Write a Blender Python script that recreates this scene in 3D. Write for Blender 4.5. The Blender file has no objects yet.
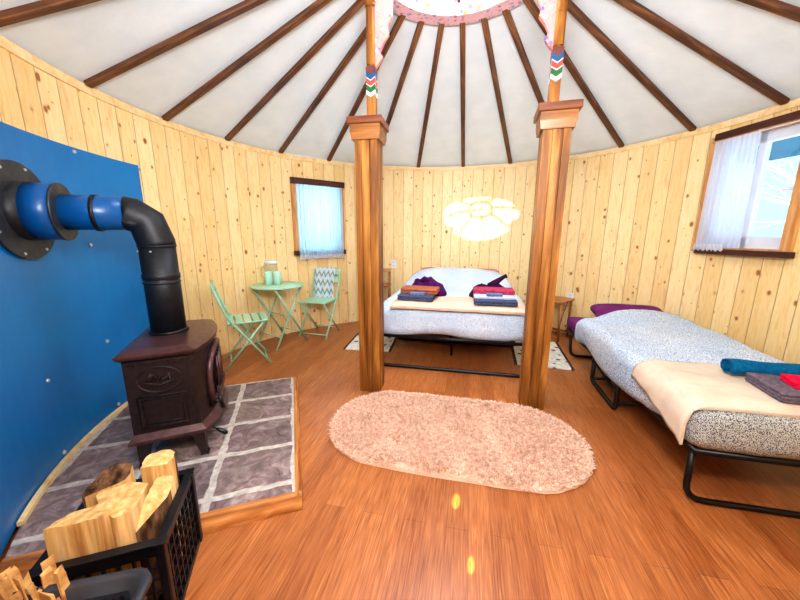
import bpy, bmesh, math, random
from mathutils import Vector, Matrix, noise
PI = math.pi; R_ = math.radians
random.seed(7)
C = bpy.context.scene.collection

# ---------------------------------------------------------------- materials
def lin(c):
    c = c / 255.0
    return c / 12.92 if c <= 0.04045 else ((c + 0.055) / 1.055) ** 2.4
def col(r, g, b): return (lin(r), lin(g), lin(b), 1.0)

class NT:
    def __init__(s, name):
        s.m = bpy.data.materials.new(name); s.m.use_nodes = True
        s.t = s.m.node_tree; s.b = s.t.nodes['Principled BSDF']; s.out = s.t.nodes['Material Output']
    def n(s, t, **kw):
        x = s.t.nodes.new(t)
        for k, v in kw.items():
            if k in x.inputs: x.inputs[k].default_value = v
            else: setattr(x, k, v)
        return x
    def l(s, a, b): s.t.links.new(a, b)
    def coord(s, kind='Object', scale=(1, 1, 1), rot=(0, 0, 0), loc=(0, 0, 0)):
        tc = s.n('ShaderNodeTexCoord'); mp = s.n('ShaderNodeMapping')
        mp.inputs['Scale'].default_value = scale; mp.inputs['Rotation'].default_value = rot; mp.inputs['Location'].default_value = loc
        s.l(tc.outputs[kind], mp.inputs['Vector']); return mp.outputs['Vector']
    def noise(s, vec, scale, detail=3, rough=.55, dist=0):
        x = s.n('ShaderNodeTexNoise'); x.inputs['Scale'].default_value = scale; x.inputs['Detail'].default_value = detail
        x.inputs['Roughness'].default_value = rough; x.inputs['Distortion'].default_value = dist
        s.l(vec, x.inputs['Vector']); return x.outputs['Fac']
    def ramp(s, fac, stops, interp='LINEAR'):
        x = s.n('ShaderNodeValToRGB'); x.color_ramp.interpolation = interp
        e = x.color_ramp.elements
        while len(e) < len(stops): e.new(0.5)
        for i, (p, c) in enumerate(stops): e[i].position = p; e[i].color = c
        s.l(fac, x.inputs['Fac']); return x.outputs['Color']
    def mix(s, fac, a, b, mode='MIX'):
        x = s.n('ShaderNodeMix', data_type='RGBA', blend_type=mode)
        for i, v in ((0, fac), (6, a), (7, b)):
            if isinstance(v, (int, float, tuple)): x.inputs[i].default_value = v
            else: s.l(v, x.inputs[i])
        return x.outputs[2]
    def math(s, op, a, b=0.0):
        x = s.n('ShaderNodeMath', operation=op)
        for i, v in ((0, a), (1, b)):
            if isinstance(v, (int, float)): x.inputs[i].default_value = v
            else: s.l(v, x.inputs[i])
        return x.outputs[0]
    def base(s, c, rough=.5, metal=0, spec=.5):
        if isinstance(c, tuple): s.b.inputs['Base Color'].default_value = c
        else: s.l(c, s.b.inputs['Base Color'])
        if isinstance(rough, (int, float)): s.b.inputs['Roughness'].default_value = rough
        else: s.l(rough, s.b.inputs['Roughness'])
        s.b.inputs['Metallic'].default_value = metal; s.b.inputs['Specular IOR Level'].default_value = spec
    def bump(s, h, strength=.3, dist=.01):
        x = s.n('ShaderNodeBump'); x.inputs['Strength'].default_value = strength; x.inputs['Distance'].default_value = dist
        s.l(h, x.inputs['Height']); s.l(x.outputs['Normal'], s.b.inputs['Normal'])
BK = (0, 0, 0, 1); WH_ = (1, 1, 1, 1)

def m_noise(name, c1, c2, scale=6, stretch=(1, 1, 1), rough=.5, metal=0, bump=0, bd=.005, spec=.5, detail=4, lo=.35, hi=.65):
    m = NT(name); v = m.coord('Object', stretch); f = m.noise(v, scale, detail)
    m.base(m.ramp(f, [(lo, c1), (hi, c2)]), rough, metal, spec)
    if bump: m.bump(f, bump, bd)
    return m.m

def m_pine(name, groove=True, W=0.1410):
    m = NT(name); uv = m.n('ShaderNodeTexCoord').outputs['UV']
    sx = m.n('ShaderNodeSeparateXYZ'); m.l(uv, sx.inputs[0]); u, v = sx.outputs[0], sx.outputs[1]
    ub = m.math('DIVIDE', u, W); idx = m.math('FLOOR', ub); fr = m.math('FRACT', ub)
    wn = m.n('ShaderNodeTexWhiteNoise', noise_dimensions='1D'); m.l(idx, wn.inputs['W'])
    rnd = wn.outputs['Value']
    # per board offset coordinates
    cb = m.n('ShaderNodeCombineXYZ'); m.l(u, cb.inputs[0]); m.l(m.math('ADD', v, m.math('MULTIPLY', rnd, 17.0)), cb.inputs[1]); m.l(m.math('MULTIPLY', idx, 3.1), cb.inputs[2])
    mp = m.n('ShaderNodeMapping'); mp.inputs['Scale'].default_value = (1, .11, 1); m.l(cb.outputs[0], mp.inputs['Vector'])
    grain = m.noise(mp.outputs['Vector'], 45, 4, .6, 1.2)
    basec = m.ramp(grain, [(.3, col(240, 214, 158)), (.5, col(250, 232, 186)), (.75, col(253, 241, 207))])
    tint = m.ramp(rnd, [(0, col(244, 226, 200)), (.5, col(255, 250, 242)), (1, col(250, 236, 214))])
    basec = m.mix(1.0, basec, tint, 'MULTIPLY')
    # knots
    mk = m.n('ShaderNodeMapping'); mk.inputs['Scale'].default_value = (1, .72, 1); m.l(cb.outputs[0], mk.inputs['Vector'])
    vo = m.n('ShaderNodeTexVoronoi'); vo.inputs['Scale'].default_value = 10.5; m.l(mk.outputs['Vector'], vo.inputs['Vector'])
    wob = m.noise(cb.outputs[0], 60, 2)
    d = m.math('ADD', vo.outputs['Distance'], m.math('MULTIPLY', m.math('SUBTRACT', wob, .5), .10))
    vc = m.n('ShaderNodeSeparateColor'); m.l(vo.outputs['Color'], vc.inputs[0])
    thr = m.math('MULTIPLY', m.math('POWER', vc.outputs[0], 1.6), .15)                     # knot size varies, many cells have none
    k = m.math('SUBTRACT', d, thr)
    km = m.ramp(k, [(0, WH_), (.012, (.75, .75, .75, 1)), (.045, (.28, .28, .28, 1)), (.12, BK)])
    basec = m.mix(km, basec, col(170, 108, 60))
    vo2 = m.n('ShaderNodeTexVoronoi'); vo2.inputs['Scale'].default_value = 15; ml = m.n('ShaderNodeMapping'); ml.inputs['Scale'].default_value = (1, .8, 1); ml.inputs['Location'].default_value = (.3, .7, 2.2)
    m.l(cb.outputs[0], ml.inputs['Vector']); m.l(ml.outputs['Vector'], vo2.inputs['Vector'])
    vc2 = m.n('ShaderNodeSeparateColor'); m.l(vo2.outputs['Color'], vc2.inputs[0])
    k2 = m.math('SUBTRACT', m.math('ADD', vo2.outputs['Distance'], m.math('MULTIPLY', m.math('SUBTRACT', wob, .5), .2)), m.math('MULTIPLY', m.math('POWER', vc2.outputs[1], 2.5), .16))
    basec = m.mix(m.ramp(k2, [(0, (.8, .8, .8, 1)), (.05, BK)]), basec, col(176, 106, 54))
    # long resin streaks
    ms = m.n('ShaderNodeMapping'); ms.inputs['Scale'].default_value = (1, .22, 1); m.l(cb.outputs[0], ms.inputs['Vector'])
    st = m.noise(ms.outputs['Vector'], 9, 3, .6, .6)
    basec = m.mix(m.ramp(st, [(.60, BK), (.74, (.42, .42, .42, 1))]), basec, col(214, 158, 96))
    if groove:
        e = m.math('MINIMUM', fr, m.math('SUBTRACT', 1.0, fr))
        g = m.ramp(e, [(.0, WH_), (.013, (.6, .6, .6, 1)), (.026, BK)])
        basec = m.mix(m.mix(1.0, g, (.62, .62, .62, 1), 'MULTIPLY'), basec, col(120, 76, 36))
        m.bump(m.ramp(e, [(.0, BK), (.035, WH_)]), .6, .008)
    m.base(basec, .42, 0, .35)
    return m.m

def m_floor():
    m = NT('bamboo_floor'); v = m.coord('Object', (1, 1, 1), (0, 0, PI / 2))
    br = m.n('ShaderNodeTexBrick'); m.l(v, br.inputs['Vector'])
    br.offset = .37; br.inputs['Color1'].default_value = BK; br.inputs['Color2'].default_value = WH_; br.inputs['Mortar'].default_value = (.5, .5, .5, 1)
    br.inputs['Scale'].default_value = 1; br.inputs['Mortar Size'].default_value = 0.0011; br.inputs['Mortar Smooth'].default_value = .3
    br.inputs['Brick Width'].default_value = 1.25; br.inputs['Row Height'].default_value = .096
    v2 = m.coord('Object', (1, .035, 1)); g = m.noise(v2, 190, 5, .6, .4)
    v3 = m.coord('Object', (1, .12, 1)); g2 = m.noise(v3, 14, 3)
    a = m.ramp(g, [(.26, col(120, 68, 34)), (.5, col(168, 104, 58)), (.74, col(206, 146, 92))])
    t = m.ramp(br.outputs['Color'], [(0, col(220, 204, 190)), (1, col(255, 250, 240))])
    a = m.mix(1.0, a, t, 'MULTIPLY')
    a = m.mix(m.ramp(g2, [(.4, BK), (.75, (.35, .35, .35, 1))]), a, col(190, 124, 78))
    a = m.mix(m.mix(1.0, br.outputs['Fac'], (.65, .65, .65, 1), 'MULTIPLY'), a, col(84, 42, 22))
    m.base(a, m.ramp(g, [(.3, (.30, .30, .30, 1)), (.8, (.40, .40, .40, 1))]), 0, .5)
    m.bump(m.mix(br.outputs['Fac'], g, BK), .12, .002)
    return m.m

def m_wood(name, c1, c2, c3, axis='Z', scale=30, rough=.38, bump=.1, spec=.5):
    st = {'X': (.07, 1, 1), 'Y': (1, .07, 1), 'Z': (1, 1, .07)}[axis]
    m = NT(name); v = m.coord('Object', st); g = m.noise(v, scale, 4, .6, .8)
    st2 = tuple(a * (1 if a == 1 else 2.2) for a in st)
    g2 = m.noise(m.coord('Object', st2), scale * .35, 2, .5, 2.0)
    f = m.math('ADD', m.math('MULTIPLY', g, .6), m.math('MULTIPLY', g2, .4))
    m.base(m.ramp(f, [(.34, c1), (.5, c2), (.64, c3)]), rough, 0, spec); m.bump(g, bump, .004)
    return m.m

def m_speckle(name, base1, base2, dot, scale=90, thr=(.44, .50), rough=.9, fold=.0):
    m = NT(name); v = m.coord('Object')
    vo = m.n('ShaderNodeTexNoise'); vo.inputs['Scale'].default_value = scale; vo.inputs['Detail'].default_value = 1.0; m.l(v, vo.inputs['Vector'])
    b = m.ramp(m.noise(v, 3, 3), [(.35, base1), (.65, base2)])
    k = m.ramp(vo.outputs['Fac'], [(thr[0], WH_), (thr[1], BK)])
    m.base(m.mix(k, b, dot), rough, 0, .15)
    h = m.noise(v, 14, 4, .55, .8)
    m.bump(h, .35 if fold else .15, .02)
    return m.m

def m_flowers(name, base, cols, scale=22):
    m = NT(name); v = m.coord('Object'); vd = m.n('ShaderNodeTexVoronoi'); vd.inputs['Scale'].default_value = scale; m.l(v, vd.inputs['Vector'])
    sc = m.n('ShaderNodeSeparateColor'); m.l(vd.outputs['Color'], sc.inputs[0])
    stops = [(i / len(cols), c) for i, c in enumerate(cols)]
    fc = m.ramp(sc.outputs[0], stops, 'CONSTANT')
    msk = m.ramp(vd.outputs['Distance'], [(.30, WH_), (.36, BK)])
    x = m.mix(msk, base, fc)
    n2 = m.noise(v, scale * 2.2, 2, .5, 2.5)
    x = m.mix(m.ramp(n2, [(.56, BK), (.6, (.7, .7, .7, 1))]), x, cols[0])
    m.base(x, .5, 0, .3); return m.m

def m_zig(name):
    m = NT(name); v = m.coord('Object'); s = m.n('ShaderNodeSeparateXYZ'); m.l(v, s.inputs[0])
    zz = m.math('PINGPONG', m.math('MULTIPLY', s.outputs[0], 1.0), .032)
    f = m.math('FRACT', m.math('MULTIPLY', m.math('SUBTRACT', s.outputs[2], m.math('MULTIPLY', zz, 2.0)), 9.0))
    c = m.ramp(f, [(0, col(196, 214, 226)), (.42, col(112, 128, 136)), (.55, col(150, 172, 160)), (.8, col(205, 220, 232))], 'CONSTANT')
    m.base(c, .9, 0, .1); return m.m

def m_sheer(name, c, alpha):
    m = NT(name); t = m.t
    tr = m.n('ShaderNodeBsdfTransparent'); df = m.n('ShaderNodeBsdfDiffuse'); tl = m.n('ShaderNodeBsdfTranslucent')
    df.inputs['Color'].default_value = c; tl.inputs['Color'].default_value = c
    a = m.n('ShaderNodeMixShader'); a.inputs[0].default_value = .55; m.l(df.outputs[0], a.inputs[1]); m.l(tl.outputs[0], a.inputs[2])
    b = m.n('ShaderNodeMixShader'); b.inputs[0].default_value = alpha; m.l(tr.outputs[0], b.inputs[1]); m.l(a.outputs[0], b.inputs[2])
    m.l(b.outputs[0], m.out.inputs['Surface']); return m.m

def m_glass(name, tint=(.94, .98, 1, 1), gl=.07):
    m = NT(name); tr = m.n('ShaderNodeBsdfTransparent'); tr.inputs[0].default_value = tint
    g = m.n('ShaderNodeBsdfGlossy'); g.inputs['Roughness'].default_value = .03
    b = m.n('ShaderNodeMixShader'); b.inputs[0].default_value = gl; m.l(tr.outputs[0], b.inputs[1]); m.l(g.outputs[0], b.inputs[2])
    m.l(b.outputs[0], m.out.inputs['Surface']); return m.m

M = {}
M['pine'] = m_pine('pine_boards')
M['pine_trim'] = m_wood('pine_trim_wood', col(226, 184, 124), col(244, 214, 160), col(252, 230, 186), 'X', 16, .45, .05)
M['pine_frame'] = m_wood('pine_frame_wood', col(170, 112, 60), col(206, 152, 96), col(226, 180, 124), 'Z', 22, .45, .08)
M['floor'] = m_floor()
M['post'] = m_wood('post_wood', col(74, 40, 14), col(138, 86, 34), col(184, 130, 64), 'Z', 16, .45, .1, .3)
M['cap'] = m_wood('cap_wood', col(92, 54, 22), col(140, 88, 38), col(172, 118, 62), 'X', 26, .32, .08)
M['cap_red'] = m_wood('cap_top_wood', col(84, 42, 20), col(116, 62, 32), col(140, 82, 48), 'X', 26, .35, .08)
M['rafter'] = m_wood('rafter_wood', col(56, 30, 18), col(94, 56, 34), col(140, 92, 54), 'X', 30, .45, .15)
M['dark_board'] = m_wood('dark_stained_wood', col(42, 18, 14), col(70, 34, 26), col(92, 50, 38), 'X', 30, .5, .08)
M['cover'] = m_noise('white_canvas_cover', col(222, 232, 238), col(230, 238, 244), 5, rough=.85, bump=.3, bd=.02, spec=.1)
M['rim_paint'] = m_flowers('ring_rim_paint', col(232, 192, 206), [col(214, 150, 176), col(150, 140, 190), col(225, 190, 170), col(200, 110, 120), col(160, 170, 200)], 24)
M['rim_inner'] = m_flowers('ring_inner_paint', col(240, 226, 220), [col(214, 70, 90), col(230, 150, 40), col(60, 150, 100), col(70, 100, 190), col(240, 200, 190)], 18)
M['wing_paint'] = m_flowers('wing_paint', col(216, 146, 138), [col(204, 104, 120), col(84, 100, 190), col(250, 222, 214), col(244, 200, 160), col(240, 170, 180)], 26)
M['blue_panel'] = m_noise('blue_enamel_panel', col(0, 112, 184), col(0, 124, 196), 2, rough=.30, spec=.45)
M['blue_pipe'] = m_noise('blue_metal_pipe', col(6, 80, 140), col(8, 86, 148), 3, rough=.32, spec=.5)  # even blue for the horizontal run and sleeve
M['black_pipe'] = m_noise('matte_black_pipe', col(16, 18, 24), col(30, 32, 38), 60, rough=.5, metal=.1, bump=.08, bd=.001)
M['flange'] = m_noise('dark_grey_metal', col(56, 58, 64), col(74, 76, 82), 20, rough=.5, metal=.4)
M['stove'] = m_noise('brown_cast_iron', col(34, 25, 26), col(56, 40, 40), 40, rough=.45, metal=.2, bump=.2, bd=.002)
M['stove_top'] = m_noise('brown_enamel_iron', col(66, 42, 42), col(88, 58, 57), 30, rough=.34, metal=.15, bump=.1, bd=.002)
M['stove_glass'] = m_noise('smoked_stove_glass', col(14, 12, 20), col(26, 22, 34), 8, rough=.08)
M['black_metal'] = m_noise('black_powder_metal', col(9, 9, 12), col(16, 16, 19), 20, rough=.42, metal=.1)
M['screw'] = m_noise('screw_steel', col(200, 205, 210), col(230, 232, 236), 20, rough=.3, metal=.7)
def m_slate():
    m = NT('slate_tiles'); v = m.coord('Object', loc=(0, -.078, 0)); br = m.n('ShaderNodeTexBrick')
    wv = m.n('ShaderNodeTexNoise'); wv.inputs['Scale'].default_value = 9; m.l(v, wv.inputs['Vector'])
    sub = m.n('ShaderNodeVectorMath', operation='SUBTRACT'); m.l(wv.outputs['Color'], sub.inputs[0]); sub.inputs[1].default_value = (.5, .5, .5)
    sc = m.n('ShaderNodeVectorMath', operation='SCALE'); sc.inputs['Scale'].default_value = .035; m.l(sub.outputs[0], sc.inputs[0])
    ad = m.n('ShaderNodeVectorMath', operation='ADD'); m.l(v, ad.inputs[0]); m.l(sc.outputs[0], ad.inputs[1])
    m.l(ad.outputs[0], br.inputs['Vector']); br.offset = 0.0
    br.inputs['Scale'].default_value = 1; br.inputs['Brick Width'].default_value = .385; br.inputs['Row Height'].default_value = .315
    br.inputs['Mortar Size'].default_value = .019; br.inputs['Mortar Smooth'].default_value = .25
    br.inputs['Color1'].default_value = BK; br.inputs['Color2'].default_value = WH_; br.inputs['Mortar'].default_value = (.5, .5, .5, 1)
    n = m.noise(v, 11, 6, .65, 1.5); n2 = m.noise(v, 3.2, 2)
    s = m.ramp(n, [(.3, col(92, 76, 80)), (.48, col(140, 122, 124)), (.62, col(176, 160, 160)), (.75, col(206, 194, 190))])
    s = m.mix(m.ramp(n2, [(.4, BK), (.7, (.5, .5, .5, 1))]), s, col(120, 112, 96))
    s = m.mix(1.0, s, m.ramp(br.outputs['Color'], [(0, col(205, 200, 205)), (1, col(250, 244, 240))]), 'MULTIPLY')
    g = m.ramp(m.noise(v, 30, 4), [(.3, col(160, 152, 146)), (.7, col(206, 200, 192))])
    m.base(m.mix(br.outputs['Fac'], s, g), .48, 0, .45); m.bump(m.mix(br.outputs['Fac'], n, (.2, .2, .2, 1)), .5, .008)
    return m.m
M['slate'] = m_slate()
M['live_edge'] = m_wood('live_edge_wood', col(96, 54, 26), col(186, 120, 62), col(222, 168, 104), 'X', 18, .5, .5)
M['bark'] = m_noise('log_bark', col(52, 34, 24), col(128, 96, 70), 30, (1, 1, .4), .9, bump=.9, bd=.01, spec=.1)
M['log_wood'] = m_wood('split_log_wood', col(170, 118, 62), col(222, 182, 122), col(242, 214, 164), 'Z', 26, .7, .4, .2)
M['log_end'] = m_noise('log_end_grain', col(186, 142, 88), col(224, 188, 132), 45, rough=.8, bump=.6, spec=.1)
M['kindling'] = m_noise('kindling_wood', col(186, 130, 74), col(232, 186, 124), 25, rough=.8, bump=.3, spec=.1)
M['crate'] = m_noise('black_crate_plastic', col(10, 12, 18), col(20, 23, 32), 12, rough=.4)
M['basket'] = m_noise('charcoal_basket_plastic', col(44, 48, 58), col(62, 66, 76), 12, rough=.4)
M['mint'] = m_noise('mint_painted_metal', col(140, 196, 166), col(164, 214, 186), 5, rough=.4)
M['mint_top'] = m_noise('mint_tabletop', col(158, 208, 176), col(176, 220, 190), 5, rough=.3)
M['mint_cup'] = m_noise('mint_plastic', col(190, 240, 228), col(200, 244, 234), 5, rough=.4)
M['jug'] = m_sheer('cloudy_plastic', col(238, 232, 200), .55)
M['white_plastic'] = m_noise('white_plastic', col(226, 230, 240), col(240, 242, 248), 5, rough=.4)
M['zigzag'] = m_zig('zigzag_towel_cloth')
M['comforter'] = m_speckle('speckled_comforter_cloth', col(200, 220, 244), col(220, 234, 250), col(150, 166, 192), 230, (.40, .50), fold=1)
M['comforter2'] = m_speckle('spotted_comforter_cloth', col(206, 224, 244), col(224, 234, 244), col(112, 128, 158), 190, (.42, .50), fold=1)
M['comforter_end'] = m_speckle('grey_spotted_cloth', col(178, 180, 174), col(192, 192, 184), col(78, 82, 96), 240, (.45, .50))  # same cot comforter at its foot end, darker and greyer
M['sheet_pink'] = m_noise('dusty_rose_cloth', col(178, 122, 130), col(200, 150, 152), 8, rough=.9, spec=.1)
def cloth(name, a, b, sc=30, bump=.4): return m_noise(name, a, b, sc, rough=.95, bump=bump, bd=.004, spec=.1)
M['peach'] = cloth('peach_fleece', col(208, 178, 158), col(220, 192, 172), 10)
M['beige'] = cloth('beige_fleece', col(196, 180, 162), col(210, 194, 176), 8, .25)
M['navy'] = cloth('slate_blue_terry', col(62, 70, 96), col(84, 92, 118), 60)
M['orange_terry'] = cloth('rust_terry', col(146, 84, 60), col(176, 108, 80), 60)
M['pink_terry'] = cloth('raspberry_terry', col(150, 44, 76), col(180, 76, 100), 60)
M['pale_terry'] = cloth('pale_grey_terry', col(176, 186, 212), col(200, 208, 228), 60)
M['mid_terry'] = cloth('blue_grey_terry', col(96, 112, 146), col(116, 132, 166), 60)
M['plum'] = cloth('plum_plush', col(52, 14, 62), col(88, 30, 94), 25, .8)
M['plum_dark'] = cloth('dark_plum_plush', col(40, 14, 44), col(70, 26, 68), 25, .8)
M['purple'] = cloth('purple_cotton', col(104, 40, 98), col(126, 56, 118), 10, .2)
M['teal'] = cloth('teal_terry', col(6, 78, 118), col(14, 100, 140), 70)
M['grey_terry'] = cloth('grey_terry', col(92, 82, 94), col(116, 104, 114), 70)
M['red'] = cloth('crimson_fleece', col(206, 16, 58), col(228, 32, 74), 30)
M['rug'] = m_noise('pink_shag_yarn', col(198, 160, 138), col(224, 190, 168), 5, rough=1.0, spec=.05, detail=6)
M['rug_tuft'] = m_noise('pink_shag_tufts', col(196, 156, 134), col(232, 200, 180), 40, rough=1.0, spec=.05)
def m_mat():
    m = NT('woven_mat_cloth'); v = m.coord('Object'); n = m.n('ShaderNodeTexVoronoi'); n.inputs['Scale'].default_value = 11; m.l(v, n.inputs['Vector'])
    k = m.ramp(n.outputs['Distance'], [(.26, WH_), (.34, BK)]); b = m.ramp(m.noise(v, 30, 3), [(.4, col(206, 200, 188)), (.6, col(232, 226, 214))])
    m.base(m.mix(k, b, col(104, 98, 100)), .95, 0, .1); return m.m
M['mat'] = m_mat()
M['fringe'] = m_noise('black_yarn_fringe', col(30, 26, 28), col(54, 48, 46), 30, rough=.9)
M['rustic'] = m_wood('rustic_brown_wood', col(104, 56, 22), col(156, 94, 42), col(188, 126, 66), 'Z', 22, .45, .15)
M['rustic_top'] = m_wood('rustic_table_top_wood', col(120, 68, 34), col(170, 110, 60), col(196, 140, 88), 'X', 22, .4, .1)
M['curtain'] = m_sheer('pale_blue_curtain_cloth', col(196, 222, 246), .92)
M['sheer'] = m_sheer('sheer_white_curtain_cloth', col(226, 232, 250), .78)
M['lace'] = m_sheer('white_lace', col(240, 240, 248), .85)
M['pvc'] = m_noise('white_window_paint', col(208, 216, 230), col(222, 228, 240), 4, rough=.4)
M['glass'] = m_glass('window_glass')
M['dome_glass'] = m_glass('skylight_plastic', (.97, .98, 1, 1), .05)
M['door'] = m_wood('door_wood', col(150, 90, 44), col(196, 134, 76), col(220, 166, 106), 'Z', 18, .45, .08)
M['snow'] = m_noise('snowy_ground', col(216, 224, 232), col(236, 242, 246), 1.5, rough=.9, bump=.3, bd=.05)
M['frost'] = m_noise('frosty_bark', col(206, 232, 236), col(236, 248, 250), 12, rough=.8)
M['teal_canvas'] = m_noise('teal_awning_canvas', col(18, 72, 96), col(28, 84, 108), 3, rough=.8)
M['spruce'] = m_noise('spruce_green', col(70, 118, 118), col(120, 160, 156), 5, rough=.9)
def flat(name, c, rough=.45): return m_noise(name, c, c, 5, rough=rough)
M['band_blue'] = flat('band_blue_paint', col(10, 74, 116)); M['band_red'] = flat('band_coral_paint', col(170, 62, 50))
M['band_green'] = flat('band_green_paint', col(20, 86, 40)); M['band_white'] = flat('band_white_paint', col(206, 190, 190)); M['band_brown'] = flat('band_brown_paint', col(100, 50, 46))

# ---------------------------------------------------------------- mesh helpers
def T(loc=(0, 0, 0), rot=(0, 0, 0)):
    from mathutils import Euler
    return Matrix.Translation(loc) @ Euler(rot).to_matrix().to_4x4()
def box(bm, c, s, rot=(0, 0, 0), mi=0, bev=0):
    g = bmesh.ops.create_cube(bm, size=1); vs = g['verts']
    bmesh.ops.transform(bm, matrix=T(c, rot) @ Matrix.Diagonal((s[0], s[1], s[2], 1)), verts=vs)
    fs = {f for v in vs for f in v.link_faces}
    if bev:
        es = {e for v in vs for e in v.link_edges}
        r = bmesh.ops.bevel(bm, geom=list(es), offset=bev, segments=2, profile=.5, affect='EDGES'); fs = set(r['faces']) | {f for f in fs if f.is_valid}
    for f in fs:
        if f.is_valid: f.material_index = mi
    return vs
def cyl(bm, p0, p1, r0, r1=None, seg=16, mi=0, cap=True):
    r1 = r0 if r1 is None else r1
    p0 = Vector(p0); p1 = Vector(p1); d = p1 - p0
    q = d.to_track_quat('Z', 'Y').to_matrix().to_4x4()
    g = bmesh.ops.create_cone(bm, cap_ends=cap, segments=seg, radius1=r0, radius2=r1, depth=d.length)
    bmesh.ops.transform(bm, matrix=Matrix.Translation((p0 + p1) / 2) @ q, verts=g['verts'])
    for v in g['verts']:
        for f in v.link_faces: f.material_index = mi; f.smooth = len(f.verts) == 4
    return g['verts']
def tube(bm, pts, r, seg=8, mi=0, closed=False, bend=0):
    pts = [Vector(p) for p in pts]
    if bend:
        out = [pts[0]]
        for i in range(1, len(pts) - 1):
            a, b, c = pts[i - 1], pts[i], pts[i + 1]
            u = (a - b); w = (c - b); k = min(bend, u.length * .45, w.length * .45); u = b + u.normalized() * k; w = b + w.normalized() * k
            for t in (0, .25, .5, .75, 1): out.append((1 - t) ** 2 * u + 2 * t * (1 - t) * b + t * t * w)
        out.append(pts[-1]); pts = out
    n = len(pts); rings = []; up = None
    for i in range(n):
        a = pts[(i - 1) % n] if (closed or i > 0) else pts[i]; b = pts[(i + 1) % n] if (closed or i < n - 1) else pts[i]
        d = (b - a).normalized()
        if up is None: up = Vector((0, 0, 1)) if abs(d.z) < .9 else Vector((1, 0, 0))
        x = d.cross(up).normalized(); y = x.cross(d).normalized(); up = y
        rr = r[i] if isinstance(r, (list, tuple)) else r
        rings.append([bm.verts.new(pts[i] + rr * (math.cos(t) * x + math.sin(t) * y)) for t in [2 * PI * k / seg for k in range(seg)]])
    for i in range(n if closed else n - 1):
        A, B = rings[i], rings[(i + 1) % n]
        for k in range(seg):
            f = bm.faces.new((A[k], A[(k + 1) % seg], B[(k + 1) % seg], B[k])); f.smooth = True; f.material_index = mi
    if not closed:
        for ring in (rings[0][::-1], rings[-1]):
            f = bm.faces.new(ring); f.material_index = mi
def lathe(bm, prof, seg=32, mi=0, c=(0, 0, 0), smooth=True):
    rows = []
    for (r, z) in prof:
        rows.append([bm.verts.new((c[0] + r * math.cos(2 * PI * k / seg), c[1] + r * math.sin(2 * PI * k / seg), c[2] + z)) for k in range(seg)])
    for A, B in zip(rows, rows[1:]):
        for k in range(seg):
            f = bm.faces.new((A[k], A[(k + 1) % seg], B[(k + 1) % seg], B[k])); f.smooth = smooth; f.material_index = mi
def prism(bm, poly, z0, z1, mi=0, mat4=None, top=None, mi_top=None):
    top = top or poly
    a = [bm.verts.new((p[0], p[1], z0)) for p in poly]; b = [bm.verts.new((p[0], p[1], z1)) for p in top]
    n = len(poly); fs = [bm.faces.new(a[::-1]), bm.faces.new(b)]
    fs[1].material_index = mi if mi_top is None else mi_top; fs[0].material_index = mi
    for i in range(n):
        f = bm.faces.new((a[i], a[(i + 1) % n], b[(i + 1) % n], b[i])); f.material_index = mi
    if mat4: bmesh.ops.transform(bm, matrix=mat4, verts=a + b)
    return a + b
def soft(bm, c, s, r, seg=10, fn=None, rot=(0, 0, 0), mi=0, nz=0, nsc=5, segs=None):
    """rounded cushion like box: every face a grid, radius r corners, optional deform fn(Vector local)->Vector, noise nz"""
    h = Vector(s) / 2; sg = segs or (seg, seg, seg); mt = T(c, rot); cache = {}
    def V(p):
        k = (round(p.x, 5), round(p.y, 5), round(p.z, 5))
        if k in cache: return cache[k]
        q = Vector(p); rr = min(r, min(h) * .999)
        inner = Vector([max(-(h[i] - rr), min(h[i] - rr, q[i])) for i in range(3)])
        d = q - inner
        if d.length > 1e-9: q = inner + d.normalized() * rr
        if fn: q = fn(q)
        w = mt @ q
        if nz: w = w + Vector((0, 0, 1)) * 0 + (q.normalized() if q.length > 0 else Vector()) * nz * noise.noise(w * nsc)
        cache[k] = bm.verts.new(w); return cache[k]
    def lerp(a, n):  # spread samples so that corners get more
        t = a / n * 2 - 1; return math.sin(t * PI / 2) * .5 + t * .5
    for ax in range(3):
        u, v = (ax + 1) % 3, (ax + 2) % 3
        for sg_ in (-1, 1):
            for i in range(sg[u]):
                for j in range(sg[v]):
                    q = []
                    for (a, b) in ((i, j), (i + 1, j), (i + 1, j + 1), (i, j + 1)):
                        p = Vector((0, 0, 0)); p[ax] = sg_ * h[ax]; p[u] = lerp(a, sg[u]) * h[u]; p[v] = lerp(b, sg[v]) * h[v]; q.append(V(p))
                    if sg_ < 0: q = q[::-1]
                    if len(set(q)) > 2:
                        try: f = bm.faces.new(list(dict.fromkeys(q))); f.smooth = True; f.material_index = mi
                        except ValueError: pass
def obj(name, bm, mats, parent=None, norm=True):
    if norm: bmesh.ops.recalc_face_normals(bm, faces=bm.faces[:])
    me = bpy.data.meshes.new(name); bm.to_mesh(me); bm.free()
    for m in (mats if isinstance(mats, (list, tuple)) else [mats]): me.materials.append(M[m] if isinstance(m, str) else m)
    o = bpy.data.objects.new(name, me); C.objects.link(o)
    if parent: o.parent = parent
    return o
def thing(name, label, cat, loc=(0, 0, 0), rz=0, group=None):
    o = bpy.data.objects.new(name, None); o.empty_display_size = .1; C.objects.link(o); o.location = loc; o.rotation_euler = (0, 0, rz)
    o['label'] = label; o['category'] = cat
    if group: o['group'] = group
    return o
def tag(o, label, cat, group=None, kind=None):
    if label: o['label'] = label
    if cat: o['category'] = cat
    if group: o['group'] = group
    if kind: o['kind'] = kind
    return o
def struct(name, bm, m, label=None, parent=None, cat=None):
    o = obj(name, bm, m, parent)
    if not parent: tag(o, label, cat or name.split('_')[0], None, 'structure')
    return o
def place(o, loc, rz=0): o.location = loc; o.rotation_euler = (0, 0, rz); return o
def BM(): return bmesh.new()

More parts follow.
